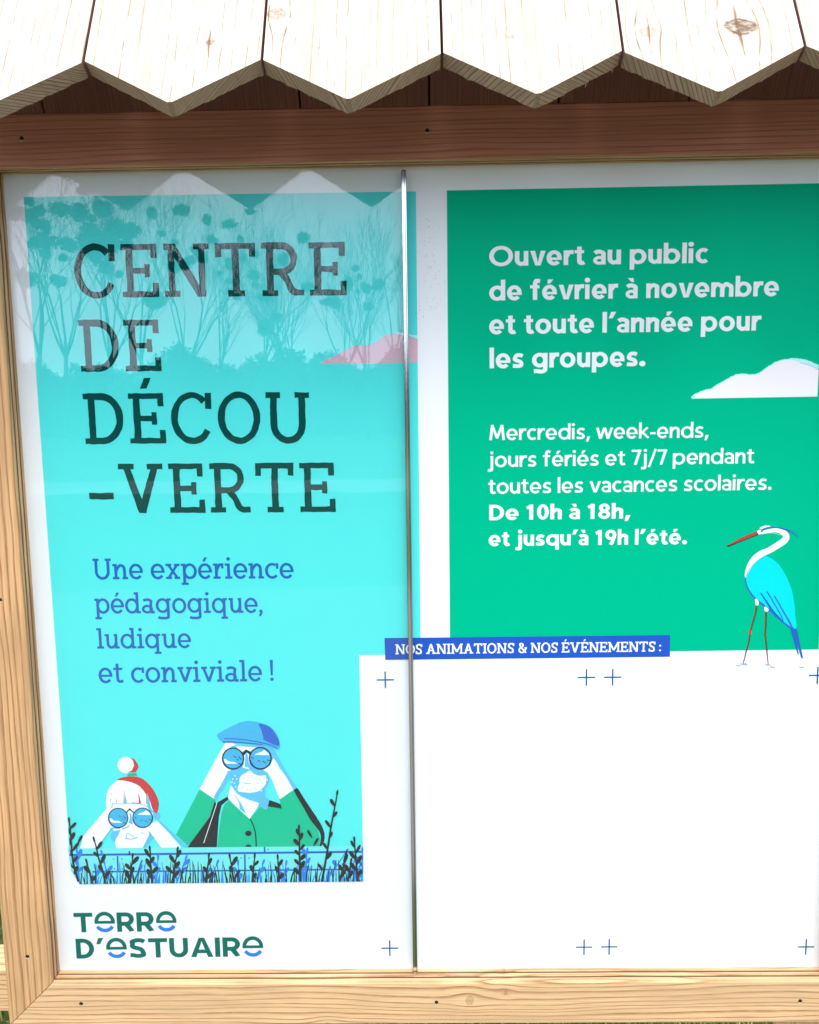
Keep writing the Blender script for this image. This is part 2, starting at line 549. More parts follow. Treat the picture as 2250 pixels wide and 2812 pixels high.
def sans(ch, w):
    h = w / 2
    b = w * 0.86            # thinner horizontals
    X = XH
    g, adv = [], None
    if ch == 'é':
        g, adv = sans('e', w)
        return g + accent('acute', 0.33, X + 0.08, w), adv
    if ch == 'à':
        g, adv = sans('a', w)
        return g + accent('grave', 0.27, X + 0.08, w), adv
    if ch == 'o':
        g = ring(0.35, X / 2, 0.35, X / 2 + 0.015, w)
    elif ch == 'e':
        g = band(0.33, X / 2, 0.33, X / 2 + 0.015, w, 0, 318)
        g += [rect(w * 0.6, X / 2 - b * 0.62, 0.66, X / 2 + b * 0.12)]
    elif ch == 'c':
        g = band(0.33, X / 2, 0.33, X / 2 + 0.015, w, 50, 310)
    elif ch == 'a':
        g = stroke(smooth([(0.07, X - 0.13 - h * 0.3), (0.17, X - h * 0.95), (0.31, X - h), (0.43, X - 0.10 - h * 0.7), (0.54 - h, X - 0.30), (0.54 - h, 0.0)]), w)
        g += ring(0.27, 0.21, 0.27, 0.22, w * 0.82)
    elif ch in 'bdpq':
        g = ring(0.36, X / 2, 0.36, X / 2 + 0.015, w)
        y0, y1 = (0, 1.04) if ch in 'bd' else (-0.28, X)
        x = 0 if ch in 'bp' else 0.72 - w
        g += [rect(x, y0, x + w, y1)]
    elif ch == 'g':
        g = ring(0.35, X / 2 + 0.01, 0.35, X / 2, w)
        g += stroke(smooth([(0.70 - h, X), (0.70 - h, 0.02), (0.62 - h * 0.5, -0.14), (0.42, -0.30 + h), (0.22, -0.27 + h), (0.09, -0.18)]), w)
    elif ch in 'nhmr':
        g = [rect(0, 0, w, X if ch != 'h' else 1.04)]
        if ch == 'r':
            g += taper(smooth([(h, 0.30), (h + 0.05, 0.47), (0.24, X - h * 1.05), (0.43, X - h * 0.9)]), w)
        elif ch == 'm':
            for x in (0.0, 0.40):
                g += taper(smooth([(x + h, 0.30), (x + h + 0.04, 0.46), (x + 0.25, X - h), (x + 0.40, X - 0.06 - h), (x + 0.40 + h, X - 0.26), (x + 0.40 + h, 0.0)]), w)
            g += [rect(0.40, 0, 0.40 + w, 0.4)]
        else:
            g += taper(smooth([(h, 0.30), (h + 0.05, 0.47), (0.29, X - h), (0.47, X - 0.06 - h), (0.58 - h, X - 0.28), (0.58 - h, 0.0)]), w)
    elif ch == 'u':
        g = [rect(0.58 - w, 0, 0.58, X)]
        g += taper(smooth([(h, X), (h, 0.27), (0.11 + h * 0.6, 0.07 + h * 0.7), (0.28, h - 0.01), (0.47 - h * 0.3, 0.22 - h * 0.3), (0.58 - h, 0.40)]), w, True)
    elif ch == 'v':
        g = [V((0, X), (w * 1.08, X), (0.335, 0.16), (0.335 + w * 0.58, 0), (0.335 - w * 0.56, 0)), V((0.67, X), (0.67 - w * 1.08, X), (0.335, 0.16), (0.335 - w * 0.56, 0), (0.335 + w * 0.58, 0))]
    elif ch == 'w':
        for x in (0.0, 0.44):
            g += stroke(V((x + w * 0.52, X), (x + 0.26, 0)), w * 0.98) + stroke(V((x + 0.26, 0), (x + 0.49, X)), w * 0.98)
        g = [[Vector((p.x, min(max(p.y, 0), X))) for p in q] for q in g]
    elif ch in 'ijl':
        if ch == 'l':
            g = [rect(0, 0, w, 1.04)]
        elif ch == 'i':
            g = [rect(0, 0, w, X), arc(h, 0.95, w * 0.62, w * 0.62, 0, 350)]
        else:
            g = stroke(smooth([(0.12 + h, X), (0.12 + h, -0.08), (0.09 + h * 0.5, -0.24 + h * 0.4), (-0.04, -0.28 + h)]), w) + [arc(0.12 + h, 0.95, w * 0.62, w * 0.62, 0, 350)]
    elif ch == 't':
        g = stroke(smooth([(0.11 + h, 0.92), (0.11 + h, 0.24), (0.17 + h * 0.8, 0.04 + h * 0.7), (0.29 + h * 0.5, h * 0.9), (0.42, 0.05 + h * 0.8)]), w) + [rect(0, X - b * 0.9, 0.41, X)]
    elif ch == 'f':
        g = stroke(smooth([(0.12 + h, 0), (0.12 + h, 0.76), (0.18 + h * 0.8, 0.97 - h * 0.4), (0.30, 1.05 - h), (0.44, 1.03 - h)]), w) + [rect(0, X - b * 0.9, 0.42, X)]
    elif ch == 's':
        g = stroke(smooth([(0.47, X - 0.10 - h * 0.4), (0.36, X - h * 0.95), (0.22, X - h), (0.05 + h, X - 0.18), (0.13, X / 2 + 0.05), (0.36, X / 2 - 0.06), (0.51 - h, 0.18), (0.36, h + 0.005), (0.20, h), (0.03, 0.07 + h * 0.4)]), w * 0.94)
    elif ch == 'k':
        g = [rect(0, 0, w, 1.04)] + stroke(V((w * 0.8, 0.33), (0.50, X)), w) + stroke(V((w * 1.2, 0.42), (0.56, 0)), w)
        g = [[Vector((p.x, min(max(p.y, 0), 1.04 if p.x < w + 0.01 else X))) for p in q] for q in g]
    elif ch == ',':
        g = [V((0.06, w * 1.1), (0.06 + w * 1.15, w * 1.1), (w * 0.75, -0.17), (0.0, -0.17))]
    elif ch in "'’":
        g = [V((0.10, 1.04), (0.10 + w * 1.15, 1.04), (w * 0.85, 0.72), (0.0, 0.72))]
    elif ch == '.':
        g = [arc(w * 0.68, w * 0.66, w * 0.70, w * 0.70, 0, 350)]
    elif ch == '-':
        g = [rect(0, 0.26, 0.32, 0.26 + b)]
    elif ch == '/':
        g = stroke(V((h * 0.6, -0.14), (0.42, 1.04)), w * 0.85)
    elif ch == 'O':
        g = ring(0.52, 0.5, 0.52, 0.515, w)
    elif ch == 'M':
        g = stroke(V((h * 0.9, 0), (0.10 + h, 1)), w) + stroke(V((0.82 - h, 1), (0.92 - h * 0.9, 0)), w) + stroke(V((0.11 + h * 0.8, 1), (0.46, 0.12)), w * 0.95) + stroke(V((0.46, 0.12), (0.81 - h * 0.8, 1)), w * 0.95)
        g = [[Vector((p.x, min(max(p.y, 0), 1))) for p in q] for q in g]
    elif ch == 'D':
        g = [rect(0, 0, w, 1)] + stroke(V((0, 1 - b / 2), (0.28, 1 - b / 2)) + arc(0.30, 0.5, 0.46 - h, 0.5 - b / 2, 85, -85) + V((0.28, b / 2), (0, b / 2)), w)
    elif ch == 'T':
        g = [rect(0, 1 - w, 0.80, 1), rect(0.40 - h, 0, 0.40 + h, 1)]
    elif ch == 'R':
        g = [rect(0, 0, w, 1)] + stroke(V((0, 1 - h), (0.38, 1 - h)) + arc(0.40, 0.655, 0.33 - h, 0.345 - h, 85, -85) + V((0.38, 0.31 + h), (0, 0.31 + h)), w) + stroke(V((0.40, 0.40), (0.40 + 0.23, 0)), w * 1.12)
        g = [[Vector((p.x, min(max(p.y, 0), 1))) for p in q] for q in g]
    elif ch == 'S':
        g = stroke(smooth([(0.66, 0.83), (0.54, 0.965 - h * 0.7), (0.36, 1.01 - h), (0.16, 0.94 - h), (0.06 + h, 0.73), (0.18, 0.56), (0.50, 0.44), (0.70 - h, 0.25), (0.58, 0.08 + h * 0.5), (0.36, h - 0.01), (0.18, 0.03 + h), (0.05, 0.14)]), w)
    elif ch == 'U':
        g = stroke(V((h, 1), (h, 0.40)) + arc(0.39, 0.40, 0.39 - h, 0.41 - h, 180, 360) + V((0.78 - h, 0.40), (0.78 - h, 1)), w)
    elif ch == 'A':
        g = [V((0, 0), (w * 1.1, 0), (0.47 + w * 0.05, 0.86), (0.47 + w * 0.55, 1), (0.47 - w * 0.55, 1)), V((0.94, 0), (0.94 - w * 1.1, 0), (0.47 - w * 0.05, 0.86), (0.47 - w * 0.55, 1), (0.47 + w * 0.55, 1)), rect(0.2, 0.20, 0.74, 0.20 + w * 0.9)]
    elif ch == 'I':
        g = [rect(0, 0, w, 1)]
    elif ch == '1':
        g = [rect(0.17, 0, 0.17 + w, 1), V((0.17 + w, 1), (0.17 + w * 0.2, 1), (0.0, 0.84), (0.08, 0.84 - w * 0.8), (0.17 + w, 0.88))]
        adv = 0.17 + w + 0.20
    elif ch == '0':
        g = ring(0.30, 0.5, 0.30, 0.51, w)
    elif ch == '8':
        g = ring(0.30, 0.73, 0.27, 0.28, w * 0.95) + ring(0.30, 0.28, 0.30, 0.29, w * 0.95)
    elif ch == '9':
        g = ring(0.31, 0.67, 0.31, 0.34, w) + stroke(smooth([(0.62 - h, 0.66), (0.56 - h, 0.40), (0.36, 0.10), (0.27, 0)]), w)
        g = [[Vector((p.x, max(p.y, 0))) for p in q] for q in g]
    elif ch == '7':
        g = [rect(0, 1 - b, 0.56, 1)] + stroke(V((0.56 - h * 1.15, 1 - b * 0.5), (0.14 + h, 0)), w)
        g = [[Vector((p.x, max(p.y, 0))) for p in q] for q in g]
    else:
        raise ValueError(ch)
    return g, (adv if adv else max(p.x for q in g for p in q) + (0.085 if ch not in "rtvwk,.'’/7" else 0.045))

def slab(ch, w):
    h = w / 2
    t = w * 0.84
    X = XH
    g, adv = [], None
    T = lambda x0, x1, y=1.0: rect(x0, y - t, x1, y)            # serif hanging from y
    B = lambda x0, x1, y=0.0: rect(x0, y, x1, y + t)            # serif standing on y
    if ch == 'É':
        g, adv = slab('E', w)
        return g + [V((0.24, 1.09), (0.37, 1.09), (0.46, 1.30), (0.33, 1.30))], adv
    if ch == 'é':
        g, adv = slab('e', w)
        return g + [V((0.22, X + 0.10), (0.22 + w * 0.85, X + 0.10), (0.44, X + 0.30), (0.44 - w * 1.0, X + 0.30))], adv
    if ch == 'C':
        g = band(0.41, 0.5, 0.41, 0.52, w, 46, 328) + [rect(0.67, 0.68, 0.67 + w * 0.92, 1.0)]
    elif ch == 'O':
        g = ring(0.41, 0.5, 0.41, 0.52, w)
    elif ch == 'E':
        x = 0.09
        g = [rect(x, 0, x + w, 1), T(0, 0.68), B(0, 0.70), rect(0.68 - w * 0.85, 0.74, 0.68, 1), rect(0.70 - w * 0.85, 0, 0.70, 0.27),
             rect(x, 0.5 - t / 2, 0.54, 0.5 + t / 2), rect(0.54 - w * 0.75, 0.375, 0.54, 0.625)]
    elif ch == 'N':
        g = [rect(0.08, 0, 0.08 + w * 0.9, 1), B(0, 0.29), T(0, 0.22), rect(0.66, 0, 0.66 + w * 0.9, 1), T(0.57, 0.87),
             V((0.06, 1), (0.06 + w * 1.2, 1), (0.66 + w * 0.9, 0), (0.66 - w * 0.3, 0))]
    elif ch == 'T':
        g = [T(0, 0.76), rect(0, 0.74, w * 0.88, 1), rect(0.76 - w * 0.88, 0.74, 0.76, 1), rect(0.38 - h, 0, 0.38 + h, 1), B(0.22, 0.54)]
    elif ch == 'R':
        x = 0.09
        g = [rect(x, 0, x + w, 1), T(0, 0.3), B(0, 0.30)]
        g += stroke(V((x, 1 - t / 2), (0.38, 1 - t / 2)) + arc(0.38, 0.70, 0.30 - h, 0.30 - t / 2, 88, -88) + V((0.38, 0.40 + t / 2), (x, 0.40 + t / 2)), w * 0.95)
        g += stroke(smooth([(0.36, 0.44), (0.48, 0.30), (0.56, 0.12), (0.66, t * 0.52), (0.79, t * 0.5)]), w * 0.92)
        g = [[Vector((p.x, max(p.y, 0))) for p in q] for q in g]
    elif ch == 'D':
        x = 0.09
        g = [rect(x, 0, x + w, 1), T(0, 0.3), B(0, 0.3)]
        g += stroke(V((x, 1 - t / 2), (0.34, 1 - t / 2)) + arc(0.34, 0.5, 0.42 - h, 0.5 - t / 2, 88, -88) + V((0.34, t / 2), (x, t / 2)), w)
    elif ch == 'U':
        g = stroke(V((0.08 + h, 1), (0.08 + h, 0.36)) + arc(0.42, 0.36, 0.34 - h, 0.38 - h, 180, 360) + V((0.76 - h, 0.36), (0.76 - h, 1)), w)
        g += [T(0, 0.28), T(0.56, 0.84)]
    elif ch == 'V':
        g = [T(0, 0.31), T(0.57, 0.88), V((0.07, 1), (0.07 + w * 1.05, 1), (0.44 + w * 0.25, 0.18), (0.44 + w * 0.55, 0), (0.44 - w * 0.50, 0)),
             V((0.81, 1), (0.81 - w * 1.05, 1), (0.44 - w * 0.25, 0.18), (0.44 - w * 0.50, 0), (0.44 + w * 0.55, 0))]
    elif ch == 'A':
        g = [B(0, 0.31), B(0.56, 0.88), V((0.08, 0), (0.08 + w, 0), (0.44 + w * 0.25, 0.84), (0.44 + w * 0.5, 1), (0.44 - w * 0.5, 1)),
             V((0.80, 0), (0.80 - w, 0), (0.44 - w * 0.25, 0.84), (0.44 - w * 0.5, 1), (0.44 + w * 0.5, 1)), rect(0.2, 0.28, 0.68, 0.28 + t)]
    elif ch == 'I':
        g = [rect(0.16 - h, 0, 0.16 + h, 1), T(0, 0.32), B(0, 0.32)]
    elif ch == 'M':
        g = [rect(0.09, 0, 0.09 + w * 0.9, 1), rect(0.84 - w * 0.0, 0, 0.84 + w * 0.9, 1), B(0, 0.28), B(0.76, 1.04), T(0, 0.2), T(0.84, 1.04)]
        g += stroke(V((0.13, 1), (0.51, 0.18)), w) + stroke(V((0.51, 0.18), (0.90, 1)), w)
        g = [[Vector((p.x, min(max(p.y, 0), 1))) for p in q] for q in g]
    elif ch == 'S':
        g = stroke(smooth([(0.53, 0.80), (0.44, 0.94 - h * 0.3), (0.30, 1.01 - h), (0.13, 0.93 - h), (0.06 + h, 0.74), (0.18, 0.57), (0.42, 0.44), (0.56 - h, 0.25), (0.46, 0.07 + h * 0.4), (0.28, h - 0.01), (0.13, 0.06 + h * 0.4), (0.06, 0.22)]), w * 0.95)
        g += [rect(0.50, 0.70, 0.50 + w * 0.7, 0.98), rect(0.02, 0.02, 0.02 + w * 0.7, 0.30)]
    elif ch == '&':
        g = stroke(smooth([(0.70, 0.50), (0.62, 0.24), (0.44, 0.04 + h * 0.5), (0.24, h - 0.01), (0.04 + h, 0.24), (0.16, 0.46), (0.38, 0.62), (0.46, 0.80), (0.33, 1.01 - h), (0.18, 0.90), (0.18, 0.76), (0.36, 0.45), (0.72, 0.02)]), w * 0.9) + [rect(0.58, 0.44, 0.80, 0.44 + t)]
    elif ch == ':':
        g = [arc(w * 0.6, 0.12, w * 0.6, w * 0.6, 0, 350), arc(w * 0.6, 0.58, w * 0.6, w * 0.6, 0, 350)]
    elif ch == '-':
        g = [rect(0, 0.285, 0.49, 0.285 + w)]
    elif ch == '!':
        g = [V((0.02, 1.02), (0.02 + w * 1.1, 1.02), (0.02 + w * 0.9, 0.28), (0.02 + w * 0.2, 0.28)), arc(0.02 + h * 1.1, 0.09, w * 0.62, w * 0.62, 0, 350)]
    elif ch == ',':
        g = stroke(smooth([(0.10, 0.12), (0.12, 0.02), (0.03, -0.16)]), w * 0.8) + [arc(0.09, 0.08, w * 0.6, w * 0.6, 0, 350)]
    elif ch == 'e':
        g = band(0.32, X / 2, 0.32, X / 2 + 0.015, w, 0, 322) + [rect(w * 0.6, X / 2 - t * 0.6, 0.64, X / 2 + t * 0.3)]
    elif ch == 'c':
        g = band(0.33, X / 2, 0.33, X / 2 + 0.015, w, 55, 318) + [rect(0.50, X - 0.27, 0.50 + w * 0.85, X)]
    elif ch == 'o':
        g = ring(0.34, X / 2, 0.34, X / 2 + 0.015, w)
    elif ch == 'a':
        g = stroke(smooth([(0.09, X - 0.10), (0.22, X - h), (0.34, X - h), (0.46, X - 0.10 - h * 0.5), (0.51 - h, X - 0.26), (0.51 - h, 0.10), (0.55, t / 2), (0.62, t / 2)]), w)
        g += ring(0.27, 0.205, 0.27, 0.215, w * 0.92)
    elif ch == 'n':
        g = [rect(0.08, 0, 0.08 + w, X), T(0, 0.2, X), B(0, 0.30)]
        g += stroke(smooth([(0.08 + h, 0.34), (0.15 + h, 0.52), (0.36, X - h), (0.50, X - 0.06 - h), (0.61 - h, X - 0.26), (0.61 - h, 0)]), w) + [B(0.44, 0.70)]
    elif ch == 'r':
        g = [rect(0.08, 0, 0.08 + w, X), T(0, 0.2, X), B(0, 0.33)]
        g += stroke(smooth([(0.08 + h, 0.34), (0.14 + h, 0.52), (0.30, X - h), (0.48, X - h)]), w) + [rect(0.48 - w * 0.8, X - 0.24, 0.48, X)]
    elif ch == 'i':
        g = [rect(0.10, 0, 0.10 + w, X), T(0, 0.2, X), B(0, 0.33), arc(0.10 + h, 0.95, w * 0.66, w * 0.66, 0, 350)]
    elif ch == 'l':
        g = [rect(0.10, 0, 0.10 + w, 1.04), T(0, 0.2, 1.04), B(0, 0.33)]
    elif ch == 'x':
        g = stroke(V((0.10, X), (0.55, 0)), w) + stroke(V((0.55, X), (0.10, 0)), w) + [T(0, 0.27, X), T(0.39, 0.65, X), B(0, 0.27), B(0.39, 0.65)]
        g = [[Vector((p.x, min(max(p.y, 0), X))) for p in q] for q in g]
    elif ch == 'v':
        g = [T(0, 0.27, X), T(0.41, 0.68, X)] + stroke(V((0.09, X), (0.34, 0)), w) + stroke(V((0.34, 0), (0.59, X)), w)
        g = [[Vector((p.x, min(max(p.y, 0), X))) for p in q] for q in g]
    elif ch == 'p':
        g = ring(0.40, X / 2, 0.32, X / 2 + 0.015, w) + [rect(0.08, -0.29, 0.08 + w, X), T(0, 0.2, X), B(0, 0.32, -0.29)]
    elif ch == 'q':
        g = ring(0.33, X / 2, 0.33, X / 2 + 0.015, w) + [rect(0.66 - w, -0.29, 0.66, X), T(0.55, 0.74, X), B(0.44, 0.76, -0.29)]
    elif ch == 'd':
        g = ring(0.33, X / 2, 0.33, X / 2 + 0.015, w) + [rect(0.66 - w, 0, 0.66, 1.04), T(0.45, 0.6, 1.04), B(0.6, 0.75)]
    elif ch == 'g':
        g = ring(0.33, X / 2 + 0.01, 0.33, X / 2, w) + [T(0.55, 0.74, X)]
        g += stroke(smooth([(0.66 - h, X), (0.66 - h, 0.0), (0.58, -0.20), (0.40, -0.31 + h), (0.22, -0.30 + h), (0.10, -0.20)]), w)
    elif ch == 'u':
        g = [rect(0.61 - w, 0, 0.61, X), T(0, 0.2, X), T(0.44, 0.55, X), B(0.55, 0.70)]
        g += stroke(smooth([(0.08 + h, X), (0.08 + h, 0.25), (0.18 + h * 0.4, 0.07 + h * 0.6), (0.32, h - 0.01), (0.48, 0.14), (0.61 - h, 0.36)]), w)
    elif ch == 't':
        g = stroke(smooth([(0.12 + h, 0.93), (0.12 + h, 0.22), (0.18 + h * 0.8, 0.05 + h * 0.6), (0.30, h * 0.95), (0.44, 0.06 + h * 0.5)]), w) + [T(0, 0.42, X)]
    else:
        raise ValueError(ch)
    return g, (adv if adv else max(p.x for q in g for p in q) + (0.055 if ch not in ',v' else 0.03))

def lay_text(bm, text, font, w, bl, br, top, layer, mi=0, space=0.32, rough=0.0, track=0.0):
    """Set one line so that its ink runs from bl to br on the baseline (artwork coordinates), cap top at height of `top`."""
    x, polys = 0.0, []
    for ch in text:
        if ch == ' ':
            x += space
            continue
        g, adv = font(ch, w)
        polys.append([[Vector((p.x + x, p.y)) for p in q] for q in g])
        x += adv + track
    allp = [p for g in polys for q in g for p in q]
    x0, x1 = min(p.x for p in allp), max(p.x for p in allp)
    a, b, c = P(*bl), P(*br), P(*top)
    ex = (b - a) / (x1 - x0)
    ey = Vector((0, c.y - a.y))
    for g in polys:
        if rough:
            g = [densify(q, 0.07) for q in g]
        pg = []
        for q in g:
            o = []
            for p in q:
                if rough:
                    n = noise.noise_vector(Vector((p.x * 9, p.y * 9, 4.2)))
                    p = p + Vector((n.x, n.y)) * rough
                o.append(a + ex * (p.x - x0) + ey * p.y)
            pg.append(o)
        flat(bm, pg, layer, mi)

# ==================================================================== THE SETTING
bm = bmesh.new()
bmesh.ops.create_grid(bm, x_segments=2, y_segments=2, size=600)
ground = tag(link('ground', bm, M_LAWN), kind='structure')
def strip(name, mat, y0, y1, slope, wob, seed):
    bm = bmesh.new()
    row = []
    for i in range(401):
        x = -40 + 80 * i / 400
        n0, n1 = noise.noise(Vector((x * 1.3, seed, 0))), noise.noise(Vector((x * 1.3, seed + 9, 0)))
        n0 += 0.5 * noise.noise(Vector((x * 5, seed, 3))); n1 += 0.5 * noise.noise(Vector((x * 5, seed, 7)))
        row.append((bm.verts.new((x, y0 + slope * x + wob * n0, 0.005)), bm.verts.new((x, y1 + slope * x + wob * n1, 0.005))))
    for p, q in zip(row, row[1:]):
        bm.faces.new((p[1], q[1], q[0], p[0]))
    tag(link(name, bm, mat), kind='structure')
strip('path', M_PATH, -1.35, -5.9, -0.07, 0.22, 2.0)
strip('road', M_ROAD, -14.2, -17.2, 0.05, 0.3, 6.0)

# ==================================================================== NOTICE BOARD
XL, XR = -0.5570, 0.5865               # clear opening
ZB, ZT = EYE - 0.8333, EYE + 0.3245
FW, FD = 0.0675, 0.0296                # frame width and depth in front of the panel
board = empty('notice_board', (0.015, 0.0, 0.0))
tag(board, 'wooden notice board with mitred timber frame, glass door and pointed-board roof', 'notice board')

# frame section: (distance in from the outer edge, depth behind the front)
SEC = [(0.0, 0.002), (0.002, 0.0), (FW - 0.0025, 0.0), (FW, 0.0018),
       (FW, FD - 0.0208), (FW - 0.014, FD - 0.0208), (FW - 0.014, FD - 0.0169), (FW, FD - 0.0169),
       (FW, FD - 0.0105), (FW - 0.014, FD - 0.0105), (FW - 0.014, FD - 0.0065), (FW, FD - 0.0065),
       (FW, FD - 0.0004), (0.0, FD - 0.0004)]
def frame_member(name, side, mat, gap=0.0006):
    bm = bmesh.new()
    ends = []
    for e in (0, 1):
        row = []
        for n, dp in SEC:
            if side == 'low':
                z = ZB - FW + n
                x = (XL - FW + n + gap) if e == 0 else (XR + FW - n - gap)
            elif side == 'top':
                z = ZT + FW - n
                x = (XL - FW + n + gap) if e == 0 else (XR + FW - n - gap)
            elif side == 'left':
                x = XL - FW + n
                z = (ZB - FW + n + gap) if e == 0 else (ZT + FW - n - gap)
            else:
                x = XR + FW - n
                z = (ZB - FW + n + gap) if e == 0 else (ZT + FW - n - gap)
            row.append(bm.verts.new((x, -FD + dp, z)))
        ends.append(row)
    n = len(SEC)
    for i in range(n):
        j = (i + 1) % n
        bm.faces.new((ends[0][i], ends[0][j], ends[1][j], ends[1][i]))
    bm.faces.new(ends[0])
    bm.faces.new(list(reversed(ends[1])))
    bmesh.ops.recalc_face_normals(bm, faces=bm.faces)
    if side in ('low', 'top'):
        grain_uv(bm, (1, 0, 0), (0, 0, 1))
    else:
        grain_uv(bm, (0, 0, 1), (1, 0, 0))
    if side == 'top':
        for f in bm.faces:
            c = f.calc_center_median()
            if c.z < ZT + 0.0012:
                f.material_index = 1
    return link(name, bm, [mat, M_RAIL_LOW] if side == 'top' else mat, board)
rail_low = frame_member('frame_rail', 'low', M_RAIL_LOW)
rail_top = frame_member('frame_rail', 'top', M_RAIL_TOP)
stile_l = frame_member('frame_stile', 'left', M_STILE)
stile_r = frame_member('frame_stile', 'right', M_STILE)
M_GROOVE_SHADE = plain('groove_shade_brown', (0.075, 0.035, 0.018), 0.5, 0, 200)  # shade of the grooves put into a dark brown colour
def groove_strips(parent, side):  # strips added in the grooves to darken them like shade
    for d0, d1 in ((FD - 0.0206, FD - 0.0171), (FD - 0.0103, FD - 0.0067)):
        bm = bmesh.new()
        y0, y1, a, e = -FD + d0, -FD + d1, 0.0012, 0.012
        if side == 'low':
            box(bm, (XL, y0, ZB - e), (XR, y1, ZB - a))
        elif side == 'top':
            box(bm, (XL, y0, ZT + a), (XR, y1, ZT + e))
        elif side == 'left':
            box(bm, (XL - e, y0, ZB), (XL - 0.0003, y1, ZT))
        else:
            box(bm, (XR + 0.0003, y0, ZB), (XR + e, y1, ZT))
        link('groove_shade_strip', bm, M_GROOVE_SHADE, parent)
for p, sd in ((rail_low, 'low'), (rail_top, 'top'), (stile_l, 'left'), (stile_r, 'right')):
    groove_strips(p, sd)
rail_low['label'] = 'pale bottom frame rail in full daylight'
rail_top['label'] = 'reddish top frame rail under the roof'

def screw(parent, x, z, r=0.0027):
    bm = bmesh.new()
    y = -FD
    n = 18
    def disc(rr, yy, mi, squash=1.0):
        c = [bm.verts.new((x + rr * math.cos(6.2832 * i / n), yy, z + rr * squash * math.sin(6.2832 * i / n))) for i in range(n)]
        f = bm.faces.new(c)
        f.material_index = mi
        return c
    # ragged disc for the shadowed bore, highlight painted on its lower rim, screw head
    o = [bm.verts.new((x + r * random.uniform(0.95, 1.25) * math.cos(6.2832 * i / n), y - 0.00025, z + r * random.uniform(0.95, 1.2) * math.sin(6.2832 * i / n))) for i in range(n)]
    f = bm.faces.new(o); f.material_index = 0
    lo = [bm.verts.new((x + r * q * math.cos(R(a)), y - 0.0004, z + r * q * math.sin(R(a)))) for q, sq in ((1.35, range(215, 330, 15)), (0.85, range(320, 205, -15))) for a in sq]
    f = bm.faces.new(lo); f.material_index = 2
    disc(r * 0.62, y - 0.0005, 1)
    for a in (0.4, 0.4 + math.pi / 2):
        d = Vector((math.cos(a), 0, math.sin(a))) * r * 0.4
        q = Vector((-math.sin(a), 0, math.cos(a))) * r * 0.1
        c = Vector((x, y - 0.00065 - a * 0.00004, z))
        f = bm.faces.new([bm.verts.new(c + d + q), bm.verts.new(c - d + q), bm.verts.new(c - d - q), bm.verts.new(c + d - q)])
        f.material_index = 0
    for f in bm.faces:
        f.normal_update()
        if f.normal.y > 0:
            f.normal_flip()
    return link('screw', bm, [M_HOLE, M_SCREW, M_RIM_LIGHT], parent)
for x in (-0.5143, 0.013, 0.546):
    screw(rail_low, x, EYE - 0.8655)
for x in (-0.5149, 0.0138, 0.5200):
    screw(rail_top, x, EYE + 0.3605)
for z in (-0.7895, -0.2524):
    screw(stile_l, -0.5892, EYE + z)
for z in (-0.7895, -0.2524, 0.25):
    screw(stile_r, 0.6190, EYE + z)

# case behind the panel
bm = bmesh.new()
box(bm, (XL - FW + 0.003, 0.006, ZB - FW + 0.003), (XR + FW - 0.003, 0.05, ZT + FW - 0.003))
grain_uv(bm, (1, 0, 0), (0, 0, 1))
link('case_back', bm, M_CASE, board)
# posts
for x in (XL - 0.06, XR - 0.01):
    bm = bmesh.new()
    box(bm, (x, 0.052, 0.0), (x + 0.07, 0.122, EYE + 0.42))
    bmesh.ops.bevel(bm, geom=bm.edges[:], offset=0.003, segments=1, affect='EDGES')
    grain_uv(bm, (0, 0, 1), (1, 0, 0))
    link('post', bm, M_POST, board)

